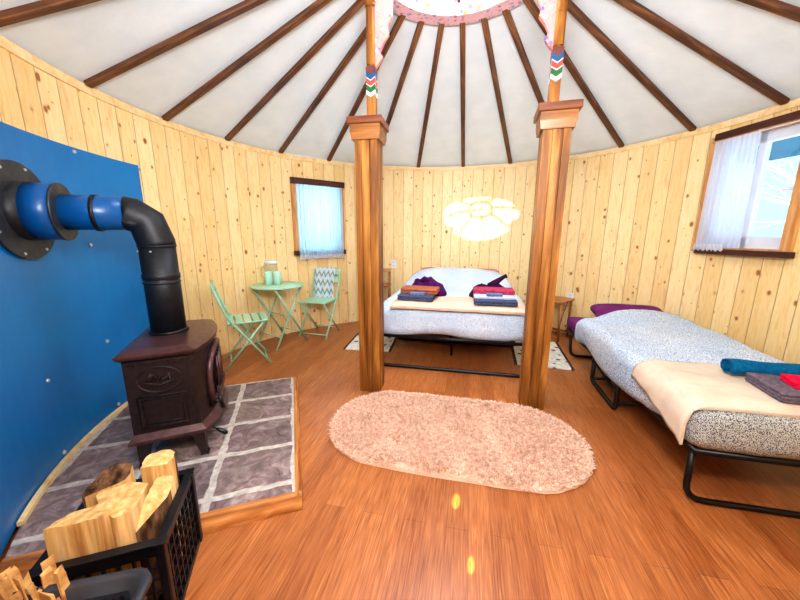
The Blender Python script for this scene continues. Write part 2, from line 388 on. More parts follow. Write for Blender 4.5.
# ---------------------------------------------------------------- yurt shell (world = yurt frame, centre at origin)
RW = 2.4239; WHT = 2.213; RR = .673; ZR = 2.995
def pol(a, r=RW, z=0): return Vector((r * math.cos(R_(a)), r * math.sin(R_(a)), z))
WL = (131.6, 146.9, 1.02, 1.89)     # left window: azimuth from, to, z from, z to
WR = (9.6, 24.9, 1.16, 2.06)        # right window
DR = (-101.0, -71.0, 0.0, 2.02)     # doorway
def wall(name, a0, a1, label, holes=()):
    bm = BM(); uvl = bm.loops.layers.uv.new('UVMap')
    A = sorted({a0, a1} | {a0 + (a1 - a0) * i / max(1, round((a1 - a0) / 3.333)) for i in range(round((a1 - a0) / 3.333) + 1)} | {h[k] for h in holes for k in (0, 1)})
    Zs = sorted({0, 1.1, WHT} | {h[k] for h in holes for k in (2, 3)})
    for x, y in zip(A, A[1:]):
        for z0, z1 in zip(Zs, Zs[1:]):
            am, zm = (x + y) / 2, (z0 + z1) / 2
            if any(h[0] < am < h[1] and h[2] < zm < h[3] for h in holes): continue
            q = [(x, z0), (y, z0), (y, z1), (x, z1)]
            f = bm.faces.new([bm.verts.new(pol(a, RW, z)) for a, z in q]); f.smooth = False
            for lp, (a, z) in zip(f.loops, q): lp[uvl].uv = (R_(a + 200) * RW, z)
    bmesh.ops.remove_doubles(bm, verts=bm.verts[:], dist=1e-5)
    return struct(name, bm, 'pine', label)
wall('wall_back', 30, 120, 'curved knotty pine board wall behind the double bed')
wall('wall_left', 120, 219, 'curved knotty pine wall behind the stove and bistro table', [WL])
wall('wall_right', -31, 30, 'curved knotty pine wall behind the folding cot', [WR])
wall('wall_front', -141, -31, 'curved knotty pine wall around the doorway', [DR])
# outer skirt (light-tight canvas wall a little outside)
bm = BM(); n = 96
for i in range(n):
    a0, a1 = -180 + 360 * i / n, -180 + 360 * (i + 1) / n; am = (a0 + a1) / 2
    for z0, z1 in ((-.02, .98), (.98, 2.10), (2.10, 2.26)):
        if z0 > .9 and z0 < 2.05 and (130 < am < 149 or 7 < am < 27): continue
        if z0 < 2.05 and -102 < am < -70: continue
        bm.faces.new([bm.verts.new(pol(a, RW + .09, z)) for a, z in ((a0, z0), (a1, z0), (a1, z1), (a0, z1))])
struct('wall_outer', bm, 'cover', 'white canvas outer skin of the round wall')
# floor disc
bm = BM(); vs = [bm.verts.new(pol(i * 5, RW + .1, 0)) for i in range(72)]; bm.faces.new(vs)
vs2 = [bm.verts.new(pol(i * 5, RW + .1, -.06)) for i in range(72)]; bm.faces.new(vs2[::-1])
struct('floor', bm, 'floor', 'glossy reddish brown bamboo plank floor')
# ceiling cone, between-rafter sag
bm = BM(); rows = []; NS = 96
for j in range(9):
    t = j / 8; row = []
    for i in range(NS):
        a = 360 * i / NS; w = math.cos(R_(a * 24 + 0)); sag = .010 * (1 - w) * math.sin(PI * t) * .9
        r = (RW + .10) * (1 - t) + (RR - .03) * t; z = WHT + .01 + (RW - r) * (ZR + .045 - WHT) / (RW - RR)
        v = pol(a, r, z + sag); row.append(bm.verts.new(v))
    rows.append(row)
for A, B in zip(rows, rows[1:]):
    for i in range(NS):
        f = bm.faces.new((A[i], A[(i + 1) % NS], B[(i + 1) % NS], B[i])); f.smooth = True
struct('ceiling', bm, 'cover', 'white canvas cone ceiling stretched over brown roof poles')
# pine band at wall top, dark plinth line at the floor
def arcband(a0, a1, r0, r1, z0, z1, step=3.0):
    bm = BM(); k = max(1, round((a1 - a0) / step)); rows = []
    for i in range(k + 1):
        a = a0 + (a1 - a0) * i / k
        rows.append([bm.verts.new(pol(a, r, z)) for r, z in ((r0, z0), (r1, z0), (r1, z1), (r0, z1))])
    for A, B in zip(rows, rows[1:]):
        for q in range(4): bm.faces.new((A[q], A[(q + 1) % 4], B[(q + 1) % 4], B[q]))
    bm.faces.new(rows[0][::-1]); bm.faces.new(rows[-1]); return bm
struct('trim_1', arcband(-180, 180, RW - .014, RW - .001, WHT - .05, WHT + .002), 'pine_trim', 'thin pine band round the top of the wall')

# rafters
vis = ['brown roof pole crossing the top right corner of the photo', 'brown roof pole meeting the wall above the right window board', 'second brown roof pole right of the right post, over bare pine wall',
 'first brown roof pole right of the right post cap', 'brown roof pole passing behind the cap of the right post', 'first brown roof pole left of the right post, above the double bed',
 'brown roof pole directly above the sunlit wheel pattern on the back wall', 'brown roof pole just left of the one above the sunlit wheel pattern',
 'brown roof pole passing behind the cap of the left post', 'brown roof pole meeting the wall above the small left window', 'brown roof pole meeting the wall left of the small left window',
 'brown roof pole meeting the wall above the empty mint chair', 'brown roof pole meeting the wall just right of the blue panel corner', 'brown roof pole meeting the wall above the blue panel', 'brown roof pole crossing the top left corner above the blue panel']
for k in range(24):
    az = k * 15; bm = BM(); L0 = pol(az, RW - .012, 0); p0 = Vector((RW - .016, 0, WHT + .002)); p1 = Vector((RR - .03, 0, ZR + .02))
    d = p1 - p0; box(bm, (0, 0, 0), (d.length, .047, .032), bev=.004)
    o = obj('roof_pole', bm, 'rafter'); mid = (p0 + p1) / 2
    o.matrix_world = Matrix.Rotation(R_(az), 4, 'Z') @ Matrix.Translation(mid) @ Matrix.Rotation(-math.atan2(d.z, d.x), 4, 'Y')
    if k <= 14: tag(o, vis[k], 'roof pole', 'brown roof poles fanning out from the skylight')
    else: tag(o, 'brown roof pole above or behind the doorway side, outside the photo', 'roof pole', 'brown roof poles over the doorway side')

# skylight ring
ring = thing('skylight_ring', 'round painted skylight ring with pink floral rim at the roof centre', 'skylight', (0, 0, 0))
bm = BM(); lathe(bm, [(RR, ZR), (.555, ZR), (.555, ZR + .0), (.55, ZR + .002)], 72, 0); lathe(bm, [(.55, ZR + .002), (.518, ZR + .10)], 72, 1); lathe(bm, [(.518, ZR + .10), (RR + .02, ZR + .10), (RR + .02, ZR + .02), (RR, ZR)], 72, 1)
obj('rim', bm, ['rim_paint', 'rim_inner'], ring)
ZH = 3.185
bm = BM(); lathe(bm, [(.15, ZH - .02), (.185, ZH - .02), (.185, ZH + .02), (.15, ZH + .02), (.15, ZH - .02)], 40); obj('hub_ring', bm, 'rim_inner', ring)
for k in range(8):
    a = 45 * k; bm = BM(); pts = []
    for i in range(9):
        t = i / 8; r = .175 + (.56 - .175) * t; z = ZH - (ZH - ZR - .075) * t ** 1.7; pts.append(Vector((r, 0, z)))
    for i in range(8):
        p, q = pts[i], pts[i + 1]; d = q - p; box(bm, (p + q) / 2, (d.length * 1.05, .024, .034), (0, -math.atan2(d.z, d.x), 0))
    o = obj('spoke', bm, 'rafter', ring); o.rotation_euler = (0, 0, R_(a + 3))
for a in (3, 93):
    bm = BM(); box(bm, (0, 0, ZH), (.32, .018, .024)); o = obj('hub_bar', bm, 'rafter', ring); o.rotation_euler = (0, 0, R_(a))
bm = BM(); lathe(bm, [(RR + .02, ZR + .11), (.55, ZR + .20), (.4, ZR + .27), (.2, ZR + .31), (.01, ZR + .325)], 48); obj('dome', bm, 'dome_glass', ring)
bm = BM(); lathe(bm, [(RR - .04, ZR + .045), (RR + .05, ZR + .045), (RR + .05, ZR + .12), (RR - .02, ZR + .12)], 48); obj('curb', bm, 'cover', ring)

# ---------------------------------------------------------------- posts
def post(x, y, rz, sgn, label):
    t = thing('support_post', label, 'post', (x, y, 0), rz)
    bm = BM(); h = .083                       # fluted square shaft
    poly = []
    def side(ax, ay, bx, by):                 # from a to b with two shallow flutes
        dx, dy = bx - ax, by - ay; L = math.hypot(dx, dy); nx, ny = -dy / L, dx / L
        for s, dep in ((0, 0), (.27, 0), (.29, .012), (.34, .012), (.36, 0), (.64, 0), (.66, .012), (.71, .012), (.73, 0)):
            poly.append((ax + dx * s + nx * dep, ay + dy * s + ny * dep))
    side(-h, -h, h, -h); side(h, -h, h, h); side(h, h, -h, h); side(-h, h, -h, -h)
    prism(bm, poly, 0, 1.94); obj('shaft', bm, 'post', t)
    bm = BM(); a = .099; b = .108
    prism(bm, [(-a, -a), (a, -a), (a, a), (-a, a)], 1.925, 1.975, top=[(-b, -b), (b, -b), (b, b), (-b, b)])
    box(bm, (0, 0, 2.0), (2 * b, 2 * b, .05)); obj('cap_moulding', bm, 'cap', t)
    bm = BM(); box(bm, (0, 0, 2.047), (.25, .25, .048), bev=.006); obj('cap_plate', bm, 'cap_red', t)
    ux = .028 * sgn; uy = 0.0
    bm = BM(); w = .031
    def oc(w, c): return [(ux + p[0], uy + p[1]) for p in ((-w, -c), (-c, -w), (c, -w), (w, -c), (w, c), (c, w), (-c, w), (-w, c))]
    prism(bm, [(ux - w, -w), (ux + w, -w), (ux + w, w), (ux - w, w)], 2.07, 2.24)
    prism(bm, oc(w - .001, .006), 2.24, 2.43); prism(bm, oc(w, .019), 2.42, 2.60)
    prism(bm, oc(w + .002, .02), 2.60, 2.62); prism(bm, oc(w, .014), 2.62, 2.77); prism(bm, oc(w + .004, .022), 2.77, 2.79)
    prism(bm, [(ux - w - .004, -w - .004), (ux + w + .004, -w - .004), (ux + w + .004, w + .004), (ux - w - .004, w + .004)], 2.79, 3.0)
    obj('upper_post', bm, 'post', t)
    # painted chevron band
    bm = BM(); W = w + .002; zs = [2.395, 2.378, 2.345, 2.338, 2.305, 2.298, 2.262, 2.235]; mi = [4, 0, 3, 1, 3, 2, 3]
    for (dx, dy) in ((0, -1), (1, 0), (0, 1), (-1, 0)):
        for q in range(7):
            zt, zb = zs[q], zs[q + 1]; tx, ty = -dy, dx
            for s in (-1, 1):
                def P(u, z): return bm.verts.new((ux + dx * W + tx * u * W, dy * W + ty * u * W, z))
                dip = .022
                A = (zt if q else 2.405); f = bm.faces.new([P(s, A), P(0, (zt - dip) if q else 2.41), P(0, zb - dip), P(s, zb)]); f.material_index = mi[q]
    obj('chevron_band', bm, ['band_blue', 'band_red', 'band_green', 'band_white', 'band_brown'], t)
    # painted wing bracket towards the roof centre (carved outline)
    out = [(0, 2.40), (.03, 2.435), (.052, 2.47), (.03, 2.50), (.055, 2.55), (.095, 2.60), (.085, 2.64), (.115, 2.70), (.12, 2.80), (.14, 2.86), (.16, 2.99), (0, 2.99)]
    bm = BM(); e = .016
    A = [bm.verts.new((ux + sgn * (w + u), -e, z)) for u, z in out]; B = [bm.verts.new((ux + sgn * (w + u), e, z)) for u, z in out]
    bm.faces.new(A); bm.faces.new(B[::-1]); k = len(A)
    for i in range(k): bm.faces.new((A[i], A[(i + 1) % k], B[(i + 1) % k], B[i]))
    wg = obj('wing_bracket', bm, 'wing_paint', t)
    bm = BM(); box(bm, (ux + sgn * .12, 0, 2.93), (.21, .07, .05), (0, 0, 0), bev=.006); obj('ring_bearer', bm, 'cap', t)
    return t
post(-.612, -.040, R_(2), 1, 'left orange brown fluted wooden post standing between bistro table and double bed')
post(.652, -.030, R_(-3), -1, 'right orange brown fluted wooden post standing between double bed and cot')

# ---------------------------------------------------------------- windows
def frame_matrix(az0, az1, z):
    a, b = pol(az0), pol(az1); mid = (a + b) / 2; mid.z = z
    am = math.atan2(mid.y, mid.x)
    return mid, am + PI / 2, (b - a).length      # local +x runs to larger azimuth when rz = am+pi/2 ; local +y points inward
def cur_sheet(bm, x0, x1, z0, z1, y, amp, waves, nx=80, nz=14, flare=0, scallop=0):
    g = []
    for j in range(nz + 1):
        t = j / nz; row = []
        for i in range(nx + 1):
            s = i / nx; x = x0 + (x1 - x0) * s + flare * (1 - t) * (.5 - s)
            yy = y + amp * math.sin(s * waves * 2 * PI + .6 * math.sin(s * 9)) * (.45 + .55 * (1 - t)) + .3 * amp * math.sin(s * waves * 4.3 + t * 2)
            zz = z0 + (z1 - z0) * t
            if j == 0 and scallop: zz -= scallop * abs(math.sin(s * 14 * PI))
            row.append(bm.verts.new((x, yy, zz)))
        g.append(row)
    for A, B in zip(g, g[1:]):
        for i in range(nx):
            f = bm.faces.new((A[i], A[i + 1], B[i + 1], B[i])); f.smooth = True
def win(name, W, label, kind):
    mid, rz, L = frame_matrix(W[0], W[1], 0); z0, z1 = W[2], W[3]; H = z1 - z0
    t = bpy.data.objects.new(name, None); C.objects.link(t); t.location = mid; t.rotation_euler = (0, 0, rz); tag(t, label, 'window', None, 'structure')
    bm = BM(); w = .05                         # pine jambs through the wall
    for s in (-1, 1): box(bm, (s * (L / 2 + .0), -.03, (z0 + z1) / 2), (w, .17, H + .06))
    box(bm, (0, -.03, z1 + .01), (L, .17, .04)); box(bm, (0, -.03, z0 - .01), (L, .17, .04)); obj('window_frame', bm, 'pine_frame', t)
    bm = BM(); s = .055; xi = L / 2 - .025
    if kind == 'R':
        box(bm, (-xi + .025, -.06, (z0 + z1) / 2), (.05, .05, H)); box(bm, (xi - .03, -.06, (z0 + z1) / 2), (.06, .05, H))
        box(bm, (0, -.06, z1 - .045), (2 * xi, .05, .08)); box(bm, (0, -.06, z0 + .05), (2 * xi, .05, .095))
        box(bm, (.018, -.06, (z0 + z1) / 2), (.045, .05, H))
    else:
        for q in (-1, 1): box(bm, (q * (xi - .025), -.06, (z0 + z1) / 2), (.05, .05, H)); box(bm, (0, -.06, (z0 + z1) / 2 + q * (H / 2 - .025)), (2 * xi, .05, .05))
    obj('sash', bm, 'pvc', t)
    bm = BM(); box(bm, (0, -.06, (z0 + z1) / 2), (2 * xi - .02, .006, H - .02)); obj('pane', bm, 'glass', t)
    if kind == 'R':
        bm = BM(); box(bm, (-xi + .03, -.02, z0 + .40), (.022, .02, .10), bev=.004); box(bm, (-xi + .075, -.0, z0 + .44), (.11, .018, .018), bev=.004); obj('handle', bm, 'pvc', t)
    return t, mid, rz, L
tL, mL, rL, LL = win('window_1', WL, 'small left window behind pale blue gathered curtain', 'L')
bm = BM(); box(bm, (0, .052, 1.912), (LL + .075, .035, .075), bev=.004); obj('top_board', bm, 'dark_board', tL)
bm = BM(); box(bm, (0, .04, 1.035), (LL + .07, .045, .06), bev=.004); obj('sill', bm, 'dark_board', tL)
tR, mR, rR, LR = win('window_2', WR, 'right window with dark board above and sheer curtain drawn aside', 'R')
bm = BM(); box(bm, (-.045, .05, 2.085), (LR + .06, .035, .055), bev=.004); obj('top_board', bm, 'dark_board', tR)
bm = BM(); box(bm, (-.03, .045, 1.135), (LR + .04, .05, .045), bev=.004); obj('sill', bm, 'dark_board', tR)
bm = BM(); cyl(bm, (-LR / 2, .07, 2.04), (LR / 2, .07, 2.04), .004, seg=8); obj('curtain_rod', bm, 'pvc', tR)
t = thing('curtain', 'pale blue gathered curtain covering the small left window', 'curtain', mL, rL)
bm = BM(); cur_sheet(bm, -LL / 2 + .015, LL / 2 - .015, .975, 1.872, .085, .012, 15); obj('curtain_cloth', bm, 'curtain', t)
bm = BM(); cur_sheet(bm, -LL / 2 + .012, LL / 2 - .012, .965, 1.01, .092, .014, 15, nz=3, scallop=.012); obj('curtain_hem', bm, 'lace', t)
t = thing('curtain', 'sheer white curtain drawn to the left side of the right window', 'curtain', mR, rR)
bm = BM(); cur_sheet(bm, -.05, LR / 2 - .045, 1.17, 2.04, .082, .009, 9, flare=-.03); obj('curtain_cloth', bm, 'sheer', t)
bm = BM(); cur_sheet(bm, .06, LR / 2 - .025, 1.155, 1.20, .088, .011, 7, nz=3, scallop=.018, flare=-.02); obj('curtain_hem', bm, 'lace', t)
# doorway (behind the camera): deep frame with closed door
a, b = pol(DR[0]), pol(DR[1]); mid = (a + b) / 2; am = math.atan2(mid.y, mid.x); DL = (b - a).length
t = bpy.data.objects.new('door_1', None); C.objects.link(t); t.location = mid; t.rotation_euler = (0, 0, am + PI / 2); tag(t, 'wooden plank door in a deep frame on the entrance side', 'door', None, 'structure')
bm = BM()
for s in (-1, 1): box(bm, (s * (DL / 2 + .02), -.24, 1.02), (.05, .62, 2.08))
box(bm, (0, -.24, 2.05), (DL + .1, .62, .06)); box(bm, (0, -.24, -.02), (DL + .1, .62, .03)); obj('door_frame', bm, 'pine_frame', t)
bm = BM(); box(bm, (0, -.52, 1.01), (DL, .045, 2.02)); 
for k in range(7): box(bm, (-DL / 2 + (k + .5) * DL / 7, -.493, 1.01), (DL / 7 - .008, .012, 1.98))
dl = obj('door_leaf', bm, 'door', t)
bm = BM(); cyl(bm, (DL / 2 - .1, -.49, 1.0), (DL / 2 - .1, -.43, 1.0), .012); cyl(bm, (DL / 2 - .1, -.435, 1.0), (DL / 2 - .22, -.435, 1.0), .01); obj('door_handle', bm, 'black_metal', dl)

# ---------------------------------------------------------------- outdoors
bm = BM(); 
gv = [bm.verts.new(pol(i * 10, 30, -.45)) for i in range(36)]; bm.faces.new(gv)
tag(obj('ground', bm, 'snow'), 'snowy ground outside the windows', 'ground', None, 'structure')
def bush(az, dist, label, seed, H=2.6):
    rnd = random.Random(seed); t = thing('bare_bush', label, 'bush', pol(az, dist, -.45)); bm = BM()
    def br(p, d, L, r, lev):
        n = 4; pts = [p]
        for i in range(n):
            d = (d + Vector((rnd.uniform(-.22, .22), rnd.uniform(-.22, .22), rnd.uniform(-.12, .15)))).normalized(); pts.append(pts[-1] + d * L / n)
        tube(bm, pts, [r * (1 - .6 * i / n) for i in range(n + 1)], 4)
        if lev:
            for _ in range(5 if lev > 1 else 5):
                i = rnd.randint(1, n); dd = (d + Vector((rnd.uniform(-1, 1), rnd.uniform(-1, 1), rnd.uniform(-.5, .8)))).normalized(); br(pts[i], dd, L * rnd.uniform(.45, .7), r * .55, lev - 1)
    for _ in range(34):
        a = rnd.uniform(0, 2 * PI); br(Vector((rnd.uniform(-.3, .3), rnd.uniform(-.3, .3), 0)), Vector((math.cos(a) * .3, math.sin(a) * .3, 1)).normalized(), H * rnd.uniform(.55, 1), .028, 3)
    obj('branches', bm, 'frost', t)
bush(12, 7.0, 'frosty white bare bush outside the right window, nearer one', 3, 4.2)
bush(19, 9.5, 'frosty white bare bush outside the right window, further one', 5, 5.4)
def spruce(az, dist, h, seed, label):
    rnd = random.Random(seed); t = thing('spruce_tree', label, 'tree', pol(az, dist, -.45), group='spruces beyond the bushes')
    bm = BM()
    for k in range(9):
        z = h * (.08 + .1 * k); r = h * .24 * (1 - k / 9.5); n = 18; c = [bm.verts.new((0, 0, z + h * .17))]
        rim = [bm.verts.new((math.cos(2 * PI * i / n) * r * (1 if i % 2 else .72), math.sin(2 * PI * i / n) * r * (1 if i % 2 else .72), z + (0 if i % 2 else .08))) for i in range(n)]
        for i in range(n): bm.faces.new((c[0], rim[i], rim[(i + 1) % n]))
    obj('foliage', bm, 'spruce', t); bm = BM(); cyl(bm, (0, 0, 0), (0, 0, h * .9), .1, .03, 8); obj('trunk', bm, 'bark', t)
for i, (az, d, h) in enumerate(((4, 11, 5), (12, 13, 6), (20, 12, 5), (30, 13, 6), (135, 12, 5.5), (145, 13, 6), (155, 11, 5))):
    spruce(az, d, h, i, 'grey green spruce standing far outside beyond the window')
# teal awning outside right window
t = thing('awning', 'teal canvas awning hanging outside the top of the right window', 'awning', mR, rR)
bm = BM(); box(bm, (0, -.62, 2.10), (1.5, .01, .36), (R_(18), 0, 0)); obj('awning_cloth', bm, 'teal_canvas', t)
for s in (-.7, .7): bm = BM(); cyl(bm, (s, -.07, 2.22), (s, -.68, 2.26), .012, seg=8); obj('awning_arm', bm, 'black_metal', t)

# ---------------------------------------------------------------- blue panel + hearth + stove
bp = thing('heat_shield', 'large curved blue metal heat shield panel on the left wall', 'heat shield')
bm = arcband(-171.8, -123, RW - .045, RW - .036, .06, 1.78, 2.0); obj('panel', bm, 'blue_panel', bp)
bm = arcband(-170.8, -124, RW - .036, RW - .002, .2, 1.7, 3.0); obj('spacer', bm, 'black_metal', bp)
for az, z in ((-159.3, 1.755), (-172.0, 1.765), (-159.1, 1.199), (-158.9, .56), (-158.8, .10), (-172.5, .56), (-145.5, 1.74), (-146, .52), (-146, .1), (-172, .1)):
    bm = BM(); p = pol(az, RW - .045, z); q = pol(az, RW - .053, z); cyl(bm, p, q, .013, .009, 14); obj('screw', bm, 'screw', bp)
HZ = .06; HA = R_(30.4); e1 = Vector((math.cos(HA), math.sin(HA), 0)); e2 = Vector((-math.sin(HA), math.cos(HA), 0)); HC = Vector((-.622, -1.275, 0))
ht = thing('stone_hearth', 'low slate tiled hearth with live edge log border under the stove', 'hearth', HC, HA)
def inside_arc(v):   # local v offset -> local u where the hearth meets wall
    # solve |HC + u e1 + v e2| = RW-.05
    p = HC + e2 * v; b = p.dot(e1); c = p.length_squared - (RW - .06) ** 2; return -b - math.sqrt(max(0, b * b - c))
VN, VF = 0.0, 1.335
poly = [(0, VN), (0, VF)] + [(inside_arc(VF - (VF - VN) * i / 16), VF - (VF - VN) * i / 16) for i in range(17)]
bm = BM(); prism(bm, [(p[0], p[1]) for p in poly], 0.001, HZ); obj('tile_top', bm, 'slate', ht)
def edge_log(p0, p1, w, h, side, seed):
    bm = BM(); rnd = random.Random(seed); n = 26; d = (Vector(p1) - Vector(p0)); L = d.length; rows = []
    for i in range(n + 1):
        x = L * i / n; o = w + rnd.uniform(-.006, .007); o2 = w * .85 + rnd.uniform(-.004, .005)
        rows.append([bm.verts.new(q) for q in ((x, 0, .001), (x, side * o, .001), (x, side * o2, h * .6), (x, side * (o2 * .7), h + rnd.uniform(-.002, .003)), (x, 0, h + .003))])
    for A, B in zip(rows, rows[1:]):
        for k in range(5): bm.faces.new((A[k], A[(k + 1) % 5], B[(k + 1) % 5], B[k])).material_index = 0
    bm.faces.new(rows[0]); bm.faces.new(rows[-1][::-1])
    o = obj('border_log', bm, ['live_edge', 'bark'], ht); o.location = p0; o.rotation_euler = (0, 0, math.atan2(d.y, d.x)); return o
edge_log((0, -.03, 0), (0, VF, 0), .032, HZ + .002, -1, 1)
un = inside_arc(0); edge_log((un, 0, 0), (.03, 0, 0), .05, HZ + .002, -1, 2)
uf = inside_arc(VF); edge_log((uf, VF, 0), (.03, VF, 0), .03, HZ + .002, 1, 3)
bm = arcband(-171, -134.5, RW - .072, RW - .05, HZ + .001, HZ + .02, 2); 
# pale curved batten where the hearth meets the shield
tag(obj('curved_batten', bm, 'pine_trim'), 'thin pale curved wooden strip along the foot of the blue panel', 'batten')

SA = R_(35.5); SC = Vector((-1.540, -.967, HZ))
st = thing('wood_stove', 'brown cast iron wood stove standing on the slate hearth', 'stove', SC, SA)
def foot(sx, sb, bow, n=8):   # footprint: x front/back half depth, sb half width, bow front
    p = [(-sx, sb), (-sx, -sb)]
    for i in range(n + 1):
        b = -sb + 2 * sb * i / n; p.append((sx - .03 + bow * (1 - (b / sb) ** 2), b))
    return p
F1 = foot(.165, .295, .062)
bm = BM(); prism(bm, F1, .185, .60); obj('body', bm, 'stove', st)
bm = BM(); Fa = foot(.185, .325, .066); Fb = foot(.178, .316, .064); Fc = foot(.14, .28, .05); Fd = foot(.168, .302, .075)
prism(bm, Fd, .593, .604, top=Fb); prism(bm, Fb, .604, .618, top=Fa); prism(bm, Fa, .618, .626, top=Fa); prism(bm, Fa, .626, .642, top=Fc); obj('top_plate', bm, 'stove_top', st)
bm = BM(); prism(bm, foot(.188, .318, .085), .145, .162); prism(bm, foot(.188, .318, .085), .162, .192, top=F1); obj('base_plate', bm, 'stove_top', st)
for sx, sb in ((.115, -.285), (.115, .285), (-.125, -.285), (-.125, .285)):
    bm = BM(); d = 1 if sx > 0 else -1; e = 1 if sb > 0 else -1
    A = [(sx - .03, sb - .03), (sx + .03, sb - .03), (sx + .03, sb + .03), (sx - .03, sb + .03)]; B = [(sx + d * .02 - .015 + 0, sb + e * .0 - .015), (sx + d * .02 + .015, sb - .015), (sx + d * .02 + .015, sb + .015), (sx + d * .02 - .015, sb + .015)]
    prism(bm, B, .001, .15, top=A); box(bm, (sx + d * .02, sb, .008), (.042, .042, .014), bev=.003); obj('leg', bm, 'stove', st)
for s in (-1, 1):   # relief side panels
    bm = BM(); y = s * .296; box(bm, (-.025, y, .395), (.27, .008, .38)); 
    box(bm, (-.02, y + s * .006, .582), (.27, .012, .014))
    for k in range(13): box(bm, (-.145 + k * .0205, y + s * .008, .568), (.011, .01, .010))
    pan = obj('side_panel', bm, 'stove', st)
    bm = BM(); pts = [(-.02 + .095 * math.cos(q * PI / 16), y + s * .008, .48 + .068 * math.sin(q * PI / 16)) for q in range(32)]; tube(bm, pts, .005, 6, closed=True)
    # leafy relief inside the oval
    for q in range(7):
        aa = q * .9; tube(bm, [(-.07 + .017 * q, y + s * .005, .475), (-.065 + .015 * q, y + s * .010, .49 + .02 * math.sin(aa)), (-.05 + .012 * q, y + s * .005, .50 + .015 * math.cos(aa))], .0055, 5)
    tube(bm, [(-.09, y + s * .005, .465), (-.02, y + s * .01, .45), (.04, y + s * .005, .47)], .006, 5)
    obj('oval_medallion', bm, 'stove', pan)
    bm = BM()
    for w, h, r in ((.105, .085, .006), (.085, .066, .004)):
        tube(bm, [(-w - .02, y + s * .007, .31 - h), (w - .02, y + s * .007, .31 - h), (w - .02, y + s * .007, .31 + h), (-w - .02, y + s * .007, .31 + h)], r, 6, closed=True)
    obj('panel_frame', bm, 'stove', pan)
# front door: arched frame on the bowed face
def bowx(b): return .165 - .03 + .062 * (1 - (b / .295) ** 2)
door_pts = []
def onface(b, z, o): return (bowx(b) + o, b, z + .04)
outl = [( -.19, .20)] + [(-.19 + 0, .36)] + [(.19 * math.cos(PI - q * PI / 12), .36 + .16 * math.sin(q * PI / 12)) for q in range(1, 12)] + [(.19, .36), (.19, .20)]
bm = BM(); tube(bm, [onface(b, z, .012) for b, z in outl], .017, 8, closed=True); 
c0 = bm.verts.new(onface(0, .33, .012)); vs = [bm.verts.new(onface(b, z, .008)) for b, z in outl]
for i in range(len(vs)): bm.faces.new((c0, vs[i], vs[(i + 1) % len(vs)]))
dr = obj('door', bm, 'stove_top', st)
bm = BM(); gl = [(b * .74, .33 + (z - .33) * .78) for b, z in outl]; c0 = bm.verts.new(onface(0, .34, .02)); vs = [bm.verts.new(onface(b, z, .018)) for b, z in gl]
for i in range(len(vs)): bm.faces.new((c0, vs[i], vs[(i + 1) % len(vs)]))
obj('glass', bm, 'stove_glass', dr)
bm = BM()
for b in (-.09, -.045, 0, .045, .09): tube(bm, [onface(b, .23, .024), onface(b, .44 + .03 * math.cos(b * 12), .024)], .006, 6)
for q in range(9): b = -.12 + q * .03; tube(bm, [onface(b, .235, .024), onface(b + .012, .262, .032), onface(b + .03, .24, .024)], .008, 5)
obj('grille', bm, 'stove_top', dr)
bm = BM(); x, y, z = onface(-.19, .215, .02); cyl(bm, (x - .005, y, z), (x + .035, y, z), .012); tube(bm, [(x + .03, y, z + .03), (x + .035, y, z), (x + .045, y, z - .045)], [.009, .011, .013], 8); obj('door_handle', bm, 'black_metal', dr)
bm = BM(); tube(bm, [(.10, -.22, .135), (.17, -.24, .128), (.20, -.25, .11)], .004, 6); tube(bm, [(.195, -.249, .115), (.21, -.252, .105), (.24, -.26, .085), (.25, -.262, .078)], [.006, .012, .014, .008], 10); obj('air_lever', bm, 'black_metal', st)
bm = BM(); prism(bm, [(.10, -.15), (.22, -.11), (.22, .11), (.10, .15)], .165, .182); obj('ash_lip', bm, 'stove_top', st)
# flue
FX, FY = -1.590, -.948                      # pipe axis world
PZ = 1.376; pr_ = .088
fl = thing('stovepipe', 'black stovepipe rising from the stove and elbowing into a blue horizontal run', 'stovepipe', (FX, FY, 0), 0)
bm = BM(); lathe(bm, [(.0, .703), (pr_ + .012, .703), (pr_ + .010, .715), (pr_, .718)], 32); obj('flue_collar', bm, 'black_metal', fl)
bm = BM(); cyl(bm, (0, 0, .706), (0, 0, 1.20), pr_, seg=40); lathe(bm, [(pr_, .99), (pr_ + .004, .995), (pr_ + .004, 1.0), (pr_, 1.005)], 40); lathe(bm, [(pr_, 1.015), (pr_ + .004, 1.02), (pr_ + .004, 1.045), (pr_, 1.05)], 40); lathe(bm, [(pr_, 1.195), (pr_ + .005, 1.2), (pr_ + .005, 1.206), (pr_, 1.21)], 40)
obj('vertical_pipe', bm, 'black_pipe', fl)
wd = (Vector((-2.02, -1.275, 0)) - Vector((FX, FY, 0))); WLn = wd.length; wd = wd.normalized()
# elbow as mitred segments
bm = BM(); pts = []; Re = .10
for q in range(0, 3): a = q * PI / 4; pts.append(Vector((0, 0, 1.22)) + wd * (Re * (1 - math.cos(a))) + Vector((0, 0, Re * math.sin(a) * (PZ - 1.22) / Re)))
pts = [Vector((0, 0, 1.20))] + pts + [Vector((0, 0, PZ)) + wd * (Re + .012)]
tube(bm, pts, pr_ + .003, 40)
for f in bm.faces:
    f.smooth = True
for e_ in bm.edges:
    if len(e_.link_faces) == 2 and e_.link_faces[0].normal.angle(e_.link_faces[1].normal, 0) > .22: e_.smooth = False
obj('elbow', bm, 'black_pipe', fl)
h0 = Vector((0, 0, PZ))
bm = BM(); cyl(bm, h0 + wd * .10, h0 + wd * (WLn - .13), pr_, seg=40); obj('horizontal_pipe', bm, 'blue_pipe', fl)
bm = BM(); cyl(bm, h0 + wd * .225, h0 + wd * .243, pr_ + .006, seg=40); obj('pipe_band', bm, 'black_pipe', fl)
